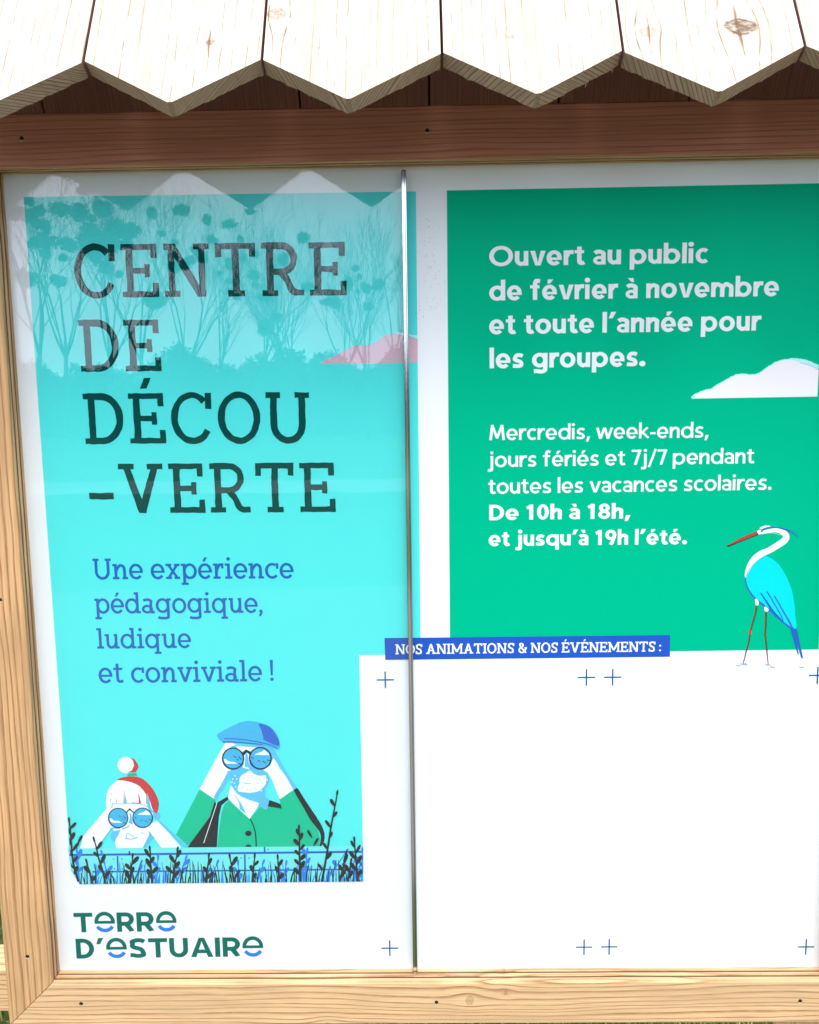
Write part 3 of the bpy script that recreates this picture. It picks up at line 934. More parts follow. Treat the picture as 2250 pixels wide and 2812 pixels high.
# ---- roof: pointed boards on two steep slopes
BW, BX0 = 0.1955, 0.0285
SL = math.atan(1.9)
UPF = Vector((0, math.cos(SL), math.sin(SL)))           # up the front slope
NF = Vector((0, -math.sin(SL), math.cos(SL)))           # out of the front slope
TIPF = Vector((0, 0.913 - D, EYE + 0.3295))
RIDGE_Y = 0.0125
LEN = (RIDGE_Y - TIPF.y) / math.cos(SL)
PT = 0.0615                                             # how far the point drops below the notch
TH = 0.0190
roof_mats = []
KN = {-2: (), -1: ((1.905 + 0.07, 0.0, 0.004, -0.7),), }
def roof_board(k, front=True):
    bm = bmesh.new()
    rr = random.Random(k * 31 + (0 if front else 500))
    gp = 0.0016
    xa, xb = BX0 + BW * k + gp, BX0 + BW * (k + 1) - gp
    xm = (xa + xb) / 2 + rr.uniform(-0.003, 0.003)
    up, nn = UPF.copy(), NF.copy()
    tip = TIPF.copy()
    if not front:
        up.y, nn.y = -up.y, -nn.y
        tip.y = 2 * RIDGE_Y - tip.y
    o = tip
    dz = rr.uniform(-0.0015, 0.0015)
    slant = rr.uniform(0.5, 1.6) * rr.choice((-1, 1))
    def at(x, s, t):
        return Vector((x, 0, 0)) + Vector((0, o.y, o.z)) + up * (s + dz) - nn * t
    # outline of the lower edge, finely divided so the saw marks can fray
    lows = []
    N = 36
    for i in range(N + 1):
        f = i / N
        x = xa + (xb - xa) * f
        s = PT * abs(x - xm) / ((xb - xa) / 2)
        lows.append((x, s))
    toprow = [at(x, s, 0) for x, s in lows]
    botrow = [at(x, s + rr.uniform(-0.0007, 0.0007), TH + rr.uniform(-0.0006, 0.0006)) for x, s in lows]
    vt = [bm.verts.new(p) for p in toprow]
    vb = [bm.verts.new(p) for p in botrow]
    ut = [bm.verts.new(at(xa, LEN, 0)), bm.verts.new(at(xb, LEN, 0))]
    ub = [bm.verts.new(at(xa, LEN - 0.02, TH)), bm.verts.new(at(xb, LEN - 0.02, TH))]
    F = []
    # faces as strips from the lower edge to the ridge
    def sheet(low, u0, u1, mi):
        ul = [u0] + [bm.verts.new(u0.co.lerp(u1.co, i / N)) for i in range(1, N)] + [u1]
        for i in range(N):
            f = bm.faces.new((low[i], low[i + 1], ul[i + 1], ul[i]))
            f.material_index = mi
        return ul
    ru = sheet(vt, ut[0], ut[1], 0)
    rb = sheet(vb, ub[0], ub[1], 2)
    for i in range(N):
        f = bm.faces.new((vt[i], vt[i + 1], vb[i + 1], vb[i])); f.material_index = 1
        f = bm.faces.new((ru[i], ru[i + 1], rb[i + 1], rb[i])); f.material_index = 1
    f = bm.faces.new((vt[0], vb[0], rb[0], ru[0])); f.material_index = 2
    f = bm.faces.new((vt[N], vb[N], rb[N], ru[N])); f.material_index = 2
    bmesh.ops.recalc_face_normals(bm, faces=bm.faces)
    uv = bm.loops.layers.uv.verify()
    for f in bm.faces:
        for l in f.loops:
            p = l.vert.co
            s = (p - tip).dot(up)
            if f.material_index == 1:
                l[uv].uv = ((p - tip).dot(nn) * 1.0 + k * 3.1, p.x + slant * (p - tip).dot(nn) * (1 if p.x > xm else -0.6))
            else:
                l[uv].uv = (s + k * 0.0, p.x - BX0 - BW * k)
    # loose fibres hanging from the sawn edge
    if front:
        for i in range(20):
            f = rr.random()
            j = min(N - 1, int(f * N))
            p = botrow[j].lerp(botrow[j + 1], rr.random()) + nn * rr.uniform(0.0, 0.0015)
            ln = rr.uniform(0.0006, 0.0024) * (2.6 if rr.random() < 0.12 else 1.0)
            wd = rr.uniform(0.0003, 0.0008)
            d = (-up * ln * 0.8 - nn * ln * 0.6) + Vector((rr.uniform(-0.4, 0.4) * ln, 0, 0))
            e = Vector((wd, 0, 0))
            f = bm.faces.new([bm.verts.new(p - e), bm.verts.new(p + e), bm.verts.new(p + d)])
            f.material_index = 3
    return bm
M_FIBRE = plain('torn_wood_fibre', (0.42, 0.31, 0.17), 0.9, 0, 300)
def roof_wood(k):
    kn = {-2: ((0.086, 0.137, 0.0042, -0.5), (0.03, 0.045, 0.0022, 0.0, 0.6)), -1: ((0.128, 0.013, 0.0085, -0.7, 0.8), (0.075, 0.06, 0.0018, 0.0, 0.5)),
          0: ((0.085, 0.075, 0.0032, -0.4, 0.6),), 1: ((0.093, 0.131, 0.0125, -0.75, 1.25), (0.088, 0.030, 0.008, -0.9, 0.5), (0.070, 0.052, 0.004, -0.6, 0.35))}.get(k, ((0.30, 0.09, 0.01, -0.7),))
    return wood('roof_larch_%s' % 'abcdefghijk'[k + 5], RB_E, RB_L, rings=78 + 9 * (k % 3), warp=0.012, stretch=1.2, knots=kn, line=0.85, shade=(0.80, 1.10), broken=0.05, seed=20.0 + k * 3.7, lineband=(0.78, 0.95), kdark=1.0, kline=0.9)
for k in range(-4, 4):
    b = link('roof_board', roof_board(k, True), [roof_wood(k), M_END, M_INNER, M_FIBRE], board)
for k in range(-4, 4):
    b = link('roof_board', roof_board(k, False), [M_POST, M_END, M_INNER, M_FIBRE], board)
    b.location.x += -0.009
# added sheet behind the back boards, blocks daylight leaking through the joints
bm = bmesh.new()
q0, q1 = Vector((0, 2 * RIDGE_Y - TIPF.y, TIPF.z)), None
upb, nb = Vector((0, -UPF.y, UPF.z)), Vector((0, -NF.y, NF.z))
for s0, s1 in ((0.07, LEN - 0.01),):
    c = []
    for t in (0.002, 0.005):
        for x in (BX0 - BW * 4 - 0.006, BX0 + BW * 4 - 0.012):
            for sv in (s0, s1):
                c.append(bm.verts.new(Vector((x, 0, 0)) + q0 + upb * sv + nb * t))
    for a in ((0, 1, 3, 2), (4, 6, 7, 5), (0, 4, 5, 1), (2, 3, 7, 6), (0, 2, 6, 4), (1, 5, 7, 3)):
        bm.faces.new([c[i] for i in a])
bmesh.ops.recalc_face_normals(bm, faces=bm.faces)
link('light_block_sheet', bm, M_LIGHT_BLOCK, board)
# ridge cap and gable ends close the roof
bm = bmesh.new()
zr = TIPF.z + UPF.z * LEN
x0, x1 = BX0 - BW * 4 - 0.01, BX0 + BW * 4 + 0.01
for s in (-1, 1):
    pts = [(RIDGE_Y, zr + 0.030), (RIDGE_Y + s * 0.055, zr - 0.075), (RIDGE_Y + s * 0.037, zr - 0.083), (RIDGE_Y, zr + 0.001)]
    a = [bm.verts.new((x0, y, z)) for y, z in pts]
    b = [bm.verts.new((x1, y, z)) for y, z in pts]
    bm.faces.new(a); bm.faces.new(list(reversed(b)))
    for i in range(4):
        bm.faces.new((a[i], a[(i + 1) % 4], b[(i + 1) % 4], b[i]))
bmesh.ops.recalc_face_normals(bm, faces=bm.faces)
grain_uv(bm, (1, 0, 0), (0, 0, 1))
link('ridge_cap', bm, M_POST, board)
for x in (BX0 - BW * 4 + 0.03, BX0 + BW * 4 - 0.05):
    bm = bmesh.new()
    zb = EYE + 0.3950
    hw = (zr - 0.05 - zb) / 1.9
    pts = [(RIDGE_Y - hw, zb), (RIDGE_Y + hw, zb), (RIDGE_Y, zr - 0.05)]
    a = [bm.verts.new((x, y, z)) for y, z in pts]
    b = [bm.verts.new((x + 0.02, y, z)) for y, z in pts]
    bm.faces.new(a); bm.faces.new(list(reversed(b)))
    for i in range(3):
        bm.faces.new((a[i], a[(i + 1) % 3], b[(i + 1) % 3], b[i]))
    bmesh.ops.recalc_face_normals(bm, faces=bm.faces)
    grain_uv(bm, (0, 0, 1), (0, 1, 0))
    link('gable_board', bm, M_POST, board)

# ---- sliding glass door (only the left half is glazed in view)
bm = bmesh.new()
box(bm, (XL - 0.005, -0.0102, ZB - 0.005), (-0.0205, -0.0068, ZT + 0.004))
pane = link('glass_door', bm, M_GLASS, board)
bm = bmesh.new()
zt, zb = EYE + 0.3180, ZB - 0.004
# polished channel: main face, a shadow groove, a narrow lip, rounded head
x = -0.0211
segs = [(0.0, 0.0, 1), (0.0, 0.0058, 1), (0.0003, 0.0062, 1), (0.0005, 0.0064, 0), (0.0042, 0.0064, 0), (0.0044, 0.0056, 1), (0.0047, 0.0056, 1), (0.0049, 0.0062, 0), (0.0060, 0.0062, 0), (0.0062, 0.0058, 1), (0.0065, 0.0048, 1), (0.0065, 0.0, 1)]
rows = []
for z in (zb, zt - 0.0015, zt):
    sh = 0.0 if z < zt else 0.0015
    rows.append([bm.verts.new((x + max(sh, min(0.0065 - sh, px)), -0.0060 - py * (1 if z < zt else 0.7), z)) for px, py, mi in segs])
for r0, r1 in zip(rows, rows[1:]):
    for i in range(len(segs)):
        j = (i + 1) % len(segs)
        f = bm.faces.new((r0[i], r0[j], r1[j], r1[i]))
        f.material_index = 1 if (segs[i][2] or segs[j][2]) else 0
f = bm.faces.new(rows[-1]); f.material_index = 1
f = bm.faces.new(list(reversed(rows[0]))); f.material_index = 1
bmesh.ops.recalc_face_normals(bm, faces=bm.faces)
link('edge_trim', bm, [M_METAL, M_SEAL], pane)

# ==================================================================== PRINTED PANEL
panel = empty('printed_panel', (0.015, 0.0, ZB))
tag(panel, 'large white printed information panel with turquoise and green fields inside the wooden case', 'poster')
bm = bmesh.new()
box(bm, (XL - 0.012, 0.0, ZB - 0.012), (XR + 0.012, 0.004, ZT + 0.012))
link('white_sheet', bm, M_WHITE, panel)

# turquoise field with a worn lower-left corner
TQ = [(65.5, 541), (1142.6, 525.6), (1156, 1797), (987, 1799), (999, 2419.7), (800, 2421.5), (600, 2423), (420, 2425), (222, 2427.3), (209, 2411), (196, 2390), (190, 2330), (186.5, 2260), (165.6, 1950), (118.8, 1297)]
bm = bmesh.new()
flat(bm, [[P(*p) for p in TQ]], 1)
turq = link('turquoise_field', bm, M_CYAN, panel)
gr_r = P(2248.8, 1782.6).x
tl, bl = P(1227.4, 523), P(1236.2, 1797)
bm = bmesh.new()
flat(bm, [V((tl.x, tl.y), (bl.x, bl.y), (gr_r, P(2248.8, 1783.3).y), (gr_r, tl.y + 0.0005))], 1)
green = link('green_field', bm, M_GREEN, panel)

# title
bm = bmesh.new()
for tx, bl_, br_, tp in (("CENTRE", (209, 818), (953, 811), (209, 672)), ("DE", (224, 1020), (444.5, 1019), (224, 879)),
                         ("DÉCOU", (235.8, 1218.8), (853, 1215), (235.8, 1081)), ("-VERTE", (249, 1409.6), (922.8, 1405.5), (249, 1274.5))):
    lay_text(bm, tx, slab, 0.133, bl_, br_, tp, 3, rough=0.012, track=0.06)
link('title_lettering', bm, M_TITLE, turq)
bm = bmesh.new()
for tx, bl_, br_, tp in (("Une expérience", (257.8, 1590.9), (807.4, 1588), (257.8, 1534)), ("pédagogique,", (262, 1684.5), (722, 1682.5), (262, 1629)),
                         ("ludique", (268, 1781), (526, 1779), (268, 1727)), ("et conviviale !", (272.7, 1875.6), (752.4, 1870), (272.7, 1819))):
    lay_text(bm, tx, slab, 0.132, bl_, br_, tp, 3, space=0.30)
link('subtitle_lettering', bm, M_BLUE, turq)

# opening hours
bm = bmesh.new()
for tx, w, bl_, br_, tp in (("Ouvert au public", 0.196, (1344, 731), (1944.3, 721.9), (1344, 676.5)), ("de février à novembre", 0.196, (1344, 825.5), (2138, 812.7), (1344, 771)),
                            ("et toute l’année pour", 0.196, (1344, 918), (2090, 907.5), (1344, 863.5)), ("les groupes.", 0.196, (1345, 1011.5), (1772.5, 1005.5), (1345, 957))):
    lay_text(bm, tx, sans, w, bl_, br_, tp, 3, space=0.30)
link('heading_lettering', bm, M_WHITE, green)
bm = bmesh.new()
for tx, w, bl_, br_, tp in (("Mercredis, week-ends,", 0.152, (1344, 1209), (1946, 1201.5), (1344, 1167)), ("jours fériés et 7j/7 pendant", 0.152, (1339.7, 1283.0), (2072, 1272), (1339.7, 1241.5)),
                            ("toutes les vacances scolaires.", 0.152, (1341.3, 1356.3), (2118.9, 1344.7), (1341.3, 1315)), ("De 10h à 18h,", 0.196, (1344, 1428), (1731.2, 1423.5), (1344, 1387)),
                            ("et jusqu’à 19h l’été.", 0.196, (1342.4, 1499.5), (1886.5, 1494), (1342.4, 1458.5))):
    lay_text(bm, tx, sans, w, bl_, br_, tp, 3, space=0.30)
link('opening_hours_lettering', bm, M_WHITE, green)

# banner
bm = bmesh.new()
flat(bm, [[P(*p) for p in ((1056.3, 1752), (1841, 1743.3), (1840, 1803.3), (1058.4, 1812))]], 3)
banner = link('blue_banner', bm, M_BANNER, panel)
bm = bmesh.new()
lay_text(bm, "NOS ANIMATIONS & NOS ÉVÉNEMENTS :", slab, 0.15, (1086.5, 1796.5), (1815.4, 1788.7), (1086.5, 1769), 5, space=0.28)
link('banner_lettering', bm, M_WHITE, banner)

# registration crosses for the leaflets
for cx, cy, hw, hh in ((1058.4, 1866.9, 23.5, 23), (1610.9, 1860.2, 24, 23), (1682.9, 1859.6, 24, 23), (2245.4, 1854.5, 24, 23.5),
                       (1070.8, 2603.6, 23, 21.5), (1604.3, 2600.7, 22.5, 21.5), (1673.2, 2600, 22.5, 21.5), (2213.7, 2600, 22.5, 21.5)):
    bm = bmesh.new()
    a, b = P(cx - hw, cy + 0.2), P(cx + hw, cy - 0.2)
    c, d = P(cx, cy - hh), P(cx, cy + hh)
    t = 0.00105
    flat(bm, [rect(a.x, (a.y + b.y) / 2 - t, b.x, (a.y + b.y) / 2 + t), rect((c.x + d.x) / 2 - t, d.y, (c.x + d.x) / 2 + t, c.y)], 2)
    link('corner_cross', bm, M_CROSS, panel)

# logo
bm = bmesh.new()
def logo_line(text, bl_, br_, tp):
    w = 0.235
    x, items = 0.0, []
    for ch in text:
        if ch == 'e':
            g = stroke([Vector((0.52 - 0.435, 0.46))] + arc(0.52, 0.52, 0.435, 0.43, 180, 0) + [Vector((0.52 + 0.435, 0.46))], 0.19) + [rect(0.0, 0.43, 1.04, 0.575)]
            s = stroke(arc(0.52, 0.44, 0.43, 0.36, 205, 335), 0.185)
            items.append((g, 0, x)); items.append((s, 1, x))
            x += 1.04 + 0.11
        else:
            g, adv = sans(ch, w * 0.88 if ch != 'I' else w)
            kx = 1.22 if ch not in "I’" else 1.1
            g = [[Vector((p.x * kx, p.y)) for p in q] for q in g]
            items.append((g, 0, x))
            x += max(p.x for q in g for p in q) + (0.13 if ch not in 'TA' else 0.10)
    allp = [p.x + xx for g, mi, xx in items for q in g for p in q]
    x0, x1 = min(allp), max(allp)
    a, b, c = P(*bl_), P(*br_), P(*tp)
    ex, ey = (b - a) / (x1 - x0), Vector((0, c.y - a.y))
    for g, mi, xx in items:
        flat(bm, [[a + ex * (p.x + xx - x0) + ey * p.y for p in q] for q in g], 2, mi)
logo_line("TeRRe", (205.5, 2560), (486.8, 2557), (205.5, 2506.8))
logo_line("D’eSTUAIRe", (211, 2631.4), (724.5, 2626), (211, 2578.5))
link('logo', bm, [M_LOGO, M_LOGOB], panel)

# clouds
def Z(x0, y0, s):
    return lambda *pts: [(x0 + x * s, y0 + y * s) for x, y in pts]
def PS(pts, n=5, closed=True, jit=0.0):
    o = smooth([P(*p) for p in pts], n, closed)
    if jit:
        o = [p + Vector((random.uniform(-jit, jit), random.uniform(-jit, jit))) for p in o]
    return o
bm = bmesh.new()
z = Z(850, 880, 0.2319)
topc = [(135, 515), (150, 490), (230, 445), (300, 425), (360, 390), (490, 325), (535, 293), (640, 297), (720, 290), (790, 260), (830, 222), (900, 182), (1000, 158), (1060, 158), (1140, 178), (1281, 222)]
o = PS(z(*topc), 4, False, 0.0003)
flat(bm, [o + [P(*q) for q in z((1280, 497), (850, 512))]], 2, 0)
flat(bm, [PS(z((1020, 146), (1080, 146), (1170, 160), (1281, 182)), 5, False, 0.0003) + PS(z((1281, 214), (1180, 184), (1100, 166), (1040, 156)), 4, False)], 2.6, 1)
link('pink_cloud', bm, [M_PINK, M_RIM], turq)
bm = bmesh.new()
z = Z(1800, 900, 0.26087)
topc = [(383, 745), (378, 733), (410, 700), (450, 680), (510, 655), (585, 638), (650, 596), (740, 546), (840, 494), (920, 483), (1000, 490), (1080, 477), (1150, 432), (1200, 396), (1300, 346), (1420, 325), (1500, 321), (1600, 342), (1718, 392)]
o = PS(z(*topc), 6, False, 0.00045)
e = P(*z((1718, 724))[0])
flat(bm, [o + [Vector((o[-1].x, e.y))]], 2, 1)
inn = [(x + 6, y + 14) for x, y in topc[2:-3]] + [(1530, 368), (1640, 400), (1718, 440)]
o = PS(z((420, 738), *inn), 5, False, 0.0003)
flat(bm, [o + [Vector((o[-1].x, e.y))]], 2.6, 0)
flat(bm, stroke(PS(z((1520, 372), (1600, 388), (1660, 410), (1716, 445)), 4, False), 0.0006), 3.2, 2)
link('white_cloud', bm, [M_CLOUDW, M_RIM, M_SHADE], green)

# ---- heron
z = Z(1850, 1400, 1 / 4.3125)
HM = [M_HERON, M_WHITE, M_NAVY, M_RED, M_BLACK, M_LEG, M_LEGP, M_BLUE, M_RIM]
bm = bmesh.new()
def hp(pts, layer, mi, n=4):
    flat(bm, [PS(z(*pts), n, True)], layer, mi)
def hl(pts, w, layer, mi, n=5):
    c = PS(z(*pts), n, False)
    k = D / FPX / 4.3125
    ws = w if isinstance(w, (list, tuple)) else (w, w)
    ww = [(ws[0] + (ws[1] - ws[0]) * i / (len(c) - 1)) * k for i in range(len(c))]
    flat(bm, stroke(c, ww), layer, mi)
hp([(1080, 548), (1150, 570), (1230, 630), (1290, 710), (1345, 810), (1385, 910), (1410, 1000), (1430, 1120), (1440, 1240), (1455, 1400), (1430, 1410), (1400, 1390), (1290, 1325), (1170, 1200), (1050, 1100), (960, 1030), (890, 930), (858, 820), (868, 740), (930, 650), (1020, 570)], 2, 0)
hl([(850, 800), (858, 870), (890, 950), (965, 1045), (1060, 1125), (1180, 1225), (1290, 1325), (1380, 1395)], (14, 26), 2.5, 2)
hl([(1030, 980), (1090, 1070), (1160, 1180), (1220, 1260)], (12, 34), 3, 7)
hl([(1220, 1250), (1290, 1322)], (30, 14), 3.2, 7)
hl([(1105, 965), (1180, 1090), (1260, 1230), (1300, 1315)], (16, 12), 3, 2)
hl([(1192, 1015), (1280, 1170), (1350, 1290), (1400, 1385)], (14, 22), 3.3, 2)
flat(bm, [[P(*q) for q in z((1378, 1395), (1410, 1385), (1432, 1410), (1458, 1402), (1480, 1490), (1500, 1600), (1532, 1745), (1524, 1768), (1504, 1735), (1470, 1610), (1455, 1560), (1482, 1705), (1473, 1720), (1440, 1620), (1400, 1480))]], 3, 7)
# neck and head
nk = PS(z((852, 800), (862, 745), (900, 660), (960, 580), (1040, 520), (1130, 480), (1230, 420), (1315, 360), (1332, 310), (1290, 262), (1220, 242), (1130, 250), (1050, 268), (1005, 285)), 6, False)
kk = D / FPX / 4.3125
nw = [12, 34, 60, 76, 78, 72, 76, 78, 72, 66, 50, 44, 30, 20]
ww = []
for i in range(len(nk)):
    f = i / 6
    a = int(min(f, len(nw) - 2)); ww.append((nw[a] + (nw[a + 1] - nw[a]) * (f - a)) * kk)
flat(bm, stroke(nk, ww), 3, 1)
hl([(858, 790), (880, 730), (930, 660), (1000, 600), (1080, 550)], (5, 3), 3.6, 2)
hl([(1040, 290), (1120, 275), (1200, 278), (1270, 300)], (3, 4), 3.6, 8)
hp([(1020, 215), (1060, 193), (1110, 187), (1150, 196), (1100, 210), (1040, 228)], 3, 1)
hp([(990, 250), (1020, 236), (1046, 245), (1030, 280), (1000, 290), (986, 270)], 3.3, 1)
hl([(1035, 262), (1070, 225), (1140, 207), (1220, 207), (1310, 222), (1400, 248), (1482, 275)], (20, 6), 3.9, 2)
hl([(1240, 212), (1330, 240), (1420, 280), (1474, 318)], (14, 7), 4.2, 7)
hl([(1021, 250), (1027, 252)], 7, 4.4, 3)
flat(bm, [[P(*q) for q in z((625, 428), (790, 340), (985, 256), (1005, 292), (900, 332), (650, 434))]], 3.3, 3)
flat(bm, [[P(*q) for q in z((625, 430), (780, 374), (1004, 284), (1005, 296), (900, 336), (650, 437))]], 3.6, 4)
flat(bm, stroke([P(*q) for q in z((625, 426), (790, 338), (980, 256))], 5 * kk), 3.9, 5)
# thighs, legs, feet
hp([(966, 1062), (985, 1055), (1008, 1090), (998, 1132), (972, 1122)], 2.7, 1)
hp([(1076, 1150), (1095, 1150), (1125, 1180), (1106, 1206), (1080, 1196)], 2.7, 1)
hl([(984, 1135), (965, 1240), (935, 1340), (908, 1440), (890, 1560), (862, 1668)], (24, 20), 2.5, 5)
hl([(994, 1135), (975, 1240), (944, 1345), (918, 1440), (898, 1560), (870, 1660)], (6, 5), 2.8, 4)
hl([(862, 1665), (845, 1740), (824, 1816)], (19, 11), 2.9, 6)
hp([(890, 1435), (910, 1420), (925, 1445), (910, 1475), (888, 1470)], 3.1, 3)
hl([(1094, 1205), (1090, 1340), (1085, 1480), (1096, 1600), (1105, 1668)], (26, 20), 2.5, 5)
hl([(1103, 1205), (1099, 1340), (1094, 1480), (1104, 1600), (1112, 1660)], (7, 5), 2.8, 4)
hl([(1104, 1665), (1113, 1750), (1120, 1830)], (17, 10), 2.9, 6)
hp([(1070, 1465), (1086, 1455), (1097, 1480), (1086, 1500), (1068, 1490)], 3.1, 5)
for a, b, y, w in ((735, 806, 1846, 9), (780, 880, 1826, 12), (845, 872, 1848, 7), (1072, 1158, 1836, 10), (1135, 1204, 1861, 11), (1110, 1130, 1876, 7), (1480, 1548, 1862, 9), (1538, 1556, 1887, 7), (845, 860, 1818, 6)):
    flat(bm, stroke([P(*q) for q in z((a, y - 2), ((a + b) / 2, y), (b, y + 2))], [w * 0.5 * kk, w * kk, w * 0.5 * kk]), 3.2, 2 if y % 2 else 7)
link('heron_print', bm, HM, green)

# ---- watchers behind the wall
za = Z(560, 1960, 340 / 1725)
ka = D / FPX * 340 / 1725
zb_ = Z(180, 2060, 380 / 1725)
kb = D / FPX * 380 / 1725
zi = Z(150, 1950, 0.52174)
WM = [M_WHITE, M_SHADE, M_MID, M_NAVY, M_BLACK, M_JACKET, M_RED, M_CYAN, M_GREEN, M_BLUE]
bm = bmesh.new()
def ap(zz, pts, layer, mi, n=0, jit=0.0):
    if n:
        flat(bm, [PS(zz(*pts), n, True, jit)], layer, mi)
    else:
        flat(bm, [[P(*q) for q in zz(*pts)]], layer, mi)
def al(zz, kz, pts, w, layer, mi, n=4):
    c = PS(zz(*pts), n, False)
    ws = w if isinstance(w, (list, tuple)) else (w, w)
    flat(bm, stroke(c, [(ws[0] + (ws[1] - ws[0]) * i / (len(c) - 1)) * kz for i in range(len(c))]), layer, mi)
def goggles(zz, kz, c1, r1, c2, r2, lw, L):
    for (cx, cy), r in ((c1, r1), (c2, r2)):
        circ = [P(*q) for q in zz(*[(cx + r * math.cos(6.28319 * i / 40), cy + r * math.sin(6.28319 * i / 40)) for i in range(40)])]
        flat(bm, [circ], L, 2)
        flat(bm, stroke(circ, lw * kz, True), L + 1, 4)
        low = [(cx + r * 0.93 * math.cos(R(a)), cy + r * 0.93 * math.sin(R(a))) for a in range(70, 171, 10)]
        al(zz, kz, low, (lw * 0.3, lw * 0.9), L + 0.7, 3, 2)
    for (cx, cy), r, s in ((c1, r1, 0.62), (c2, r2, -0.62)):
        yy = cy + r * s * 0.75
        if s > 0:
            ap(zz, [(cx - r * 0.86, yy - r * 0.42), (cx - r * 0.7, yy - r * 0.42), (cx - r * 0.45, yy - r * 0.2), (cx + r * 0.1, yy - r * 0.14), (cx + r * 0.45, yy + r * 0.02), (cx - r * 0.6, yy + r * 0.03), (cx - r * 0.82, yy - r * 0.1)], L + 0.4, 0)
        else:
            ap(zz, [(cx - r * 0.55, yy + r * 0.15), (cx - r * 0.3, yy + r * 0.0), (cx + r * 0.1, yy - r * 0.12), (cx + r * 0.35, yy - r * 0.3), (cx + r * 0.72, yy - r * 0.02), (cx + r * 0.84, yy + r * 0.18)], L + 0.4, 0)
        for a, b, c, d in ((0.05, -0.25, 0.3, -0.1), (0.5, -0.22, 0.8, 0.1), (0.35, 0.1, 0.52, 0.12), (0.5, 0.45, 0.75, 0.55)) if s > 0 else ((-0.85, -0.1, -0.62, 0.05), (-0.22, 0.2, -0.05, 0.3), (0.2, 0.25, 0.52, 0.45), (0.6, 0.15, 0.92, 0.25)):
            al(zz, kz, [(cx + r * a, cy + r * b), (cx + r * c, cy + r * d)], lw * 0.6, L + 0.5, 4)

# grown man
ap(za, [(190, 1860), (215, 1600), (250, 1370), (290, 1262), (350, 1205), (490, 1330), (640, 1450), (720, 1370), (800, 1285), (880, 1325), (910, 1280), (1080, 1320), (1055, 1190), (1250, 1066), (1400, 1320), (1540, 1520), (1600, 1635), (1622, 1740), (1605, 1860)], 3, 5)
ap(zi, [(765, 415), (850, 472), (815, 560), (760, 640), (715, 700), (700, 712), (640, 655)], 3, 5)
ap(zi, [(850, 490), (915, 452), (916, 470), (880, 500), (866, 560), (860, 640), (855, 722), (700, 722), (715, 700), (760, 640), (818, 560), (845, 475)], 3.4, 4)
al(za, ka, [(185, 1240), (120, 1440), (60, 1620), (0, 1800)], 9, 3.8, 0)
ap(za, [(915, 1200), (990, 1225), (1070, 1255), (1090, 1322), (990, 1305), (893, 1290)], 3.4, 4)
ap(za, [(1250, 1060), (1300, 1030), (1400, 1180), (1560, 1420), (1645, 1560), (1685, 1690), (1668, 1800), (1610, 1858), (1632, 1740), (1605, 1630), (1480, 1470), (1400, 1325)], 3.4, 4, 3, 0.0001)
al(za, ka, [(505, 1335), (600, 1412), (662, 1490), (702, 1585), (725, 1700), (732, 1856)], (15, 20), 3.8, 4)
for cx, cy in ((622, 1665), (625, 1858)):
    ap(za, [(cx + 46 * math.cos(6.283 * i / 20), cy + 38 * math.sin(6.283 * i / 20)) for i in range(20)], 3.8, 4)
# arms
ap(za, [(300, 405), (400, 405), (560, 480), (560, 740), (390, 790), (330, 890), (235, 1050), (140, 1180), (-56, 1048), (60, 830), (170, 630)], 4, 0)
ap(za, [(385, 785), (340, 795), (240, 990), (140, 1150), (150, 1190), (185, 1212), (205, 1150), (300, 1000), (360, 890), (375, 860)], 4.4, 1)
ap(za, [(900, 520), (990, 600), (1050, 750), (1150, 880), (1250, 1058), (1060, 1188), (1010, 1070), (955, 920), (890, 810), (820, 790)], 4, 0)
ap(za, [(985, 505), (1060, 640), (1180, 850), (1300, 1028), (1250, 1062), (1180, 930), (1090, 770), (965, 610)], 4.4, 1)
# face, beard, collar
ap(za, [(370, 460), (450, 430), (950, 440), (995, 520), (960, 640), (930, 710), (830, 785), (880, 830), (918, 905), (900, 990), (862, 1040), (850, 1150), (770, 1240), (640, 1200), (540, 1160), (460, 1110), (385, 1000), (370, 870), (380, 790)], 4.7, 1)
ap(za, [(450, 448), (600, 455), (735, 466), (660, 520), (590, 500), (520, 535), (470, 480)], 5, 0)
ap(za, [(500, 905), (530, 855), (590, 822), (645, 788), (700, 835), (780, 862), (862, 855), (872, 920), (858, 985), (810, 1040), (760, 1078), (650, 1097), (540, 1088), (484, 1076), (476, 1025), (500, 970)], 5, 0, 3)
ap(za, [(375, 1010), (385, 1000), (460, 1108), (540, 1160), (640, 1200), (770, 1240), (755, 1290), (640, 1462), (500, 1335), (440, 1280), (335, 1165)], 5, 0)
ap(za, [(395, 1100), (500, 1210), (545, 1290), (600, 1405), (560, 1370), (500, 1325), (495, 1230)], 5.4, 1)
ap(za, [(850, 1150), (912, 1190), (885, 1328), (850, 1330), (790, 1285), (740, 1340), (770, 1250)], 5.2, 1)
ap(za, [(556, 560), (630, 545), (640, 640), (630, 772), (540, 745), (560, 700)], 5, 0)
ap(za, [(582, 560), (602, 545), (618, 600), (632, 690), (640, 755), (572, 735)], 5.4, 1)
al(za, ka, [(545, 955), (590, 970), (660, 965)], 9, 5.6, 2)
for q in ((565, 893), (618, 898), (672, 878), (785, 915), (838, 908), (762, 965), (824, 966), (492, 1035), (540, 1026), (606, 1054), (650, 1060), (712, 1034), (812, 1020)):
    al(za, ka, [(q[0] - 5, q[1] - 7), (q[0] + 5, q[1] + 7)], 9, 5.6, 2)
for q in ((405, 905), (440, 862), (428, 965), (462, 905), (446, 1015), (888, 920), (805, 1070), (395, 950)):
    al(za, ka, [(q[0] - 6, q[1] + 7), (q[0] + 6, q[1] - 7)], 14, 5.6, 0)
goggles(za, ka, (410, 622), 146, (790, 617), 150, 20, 6)
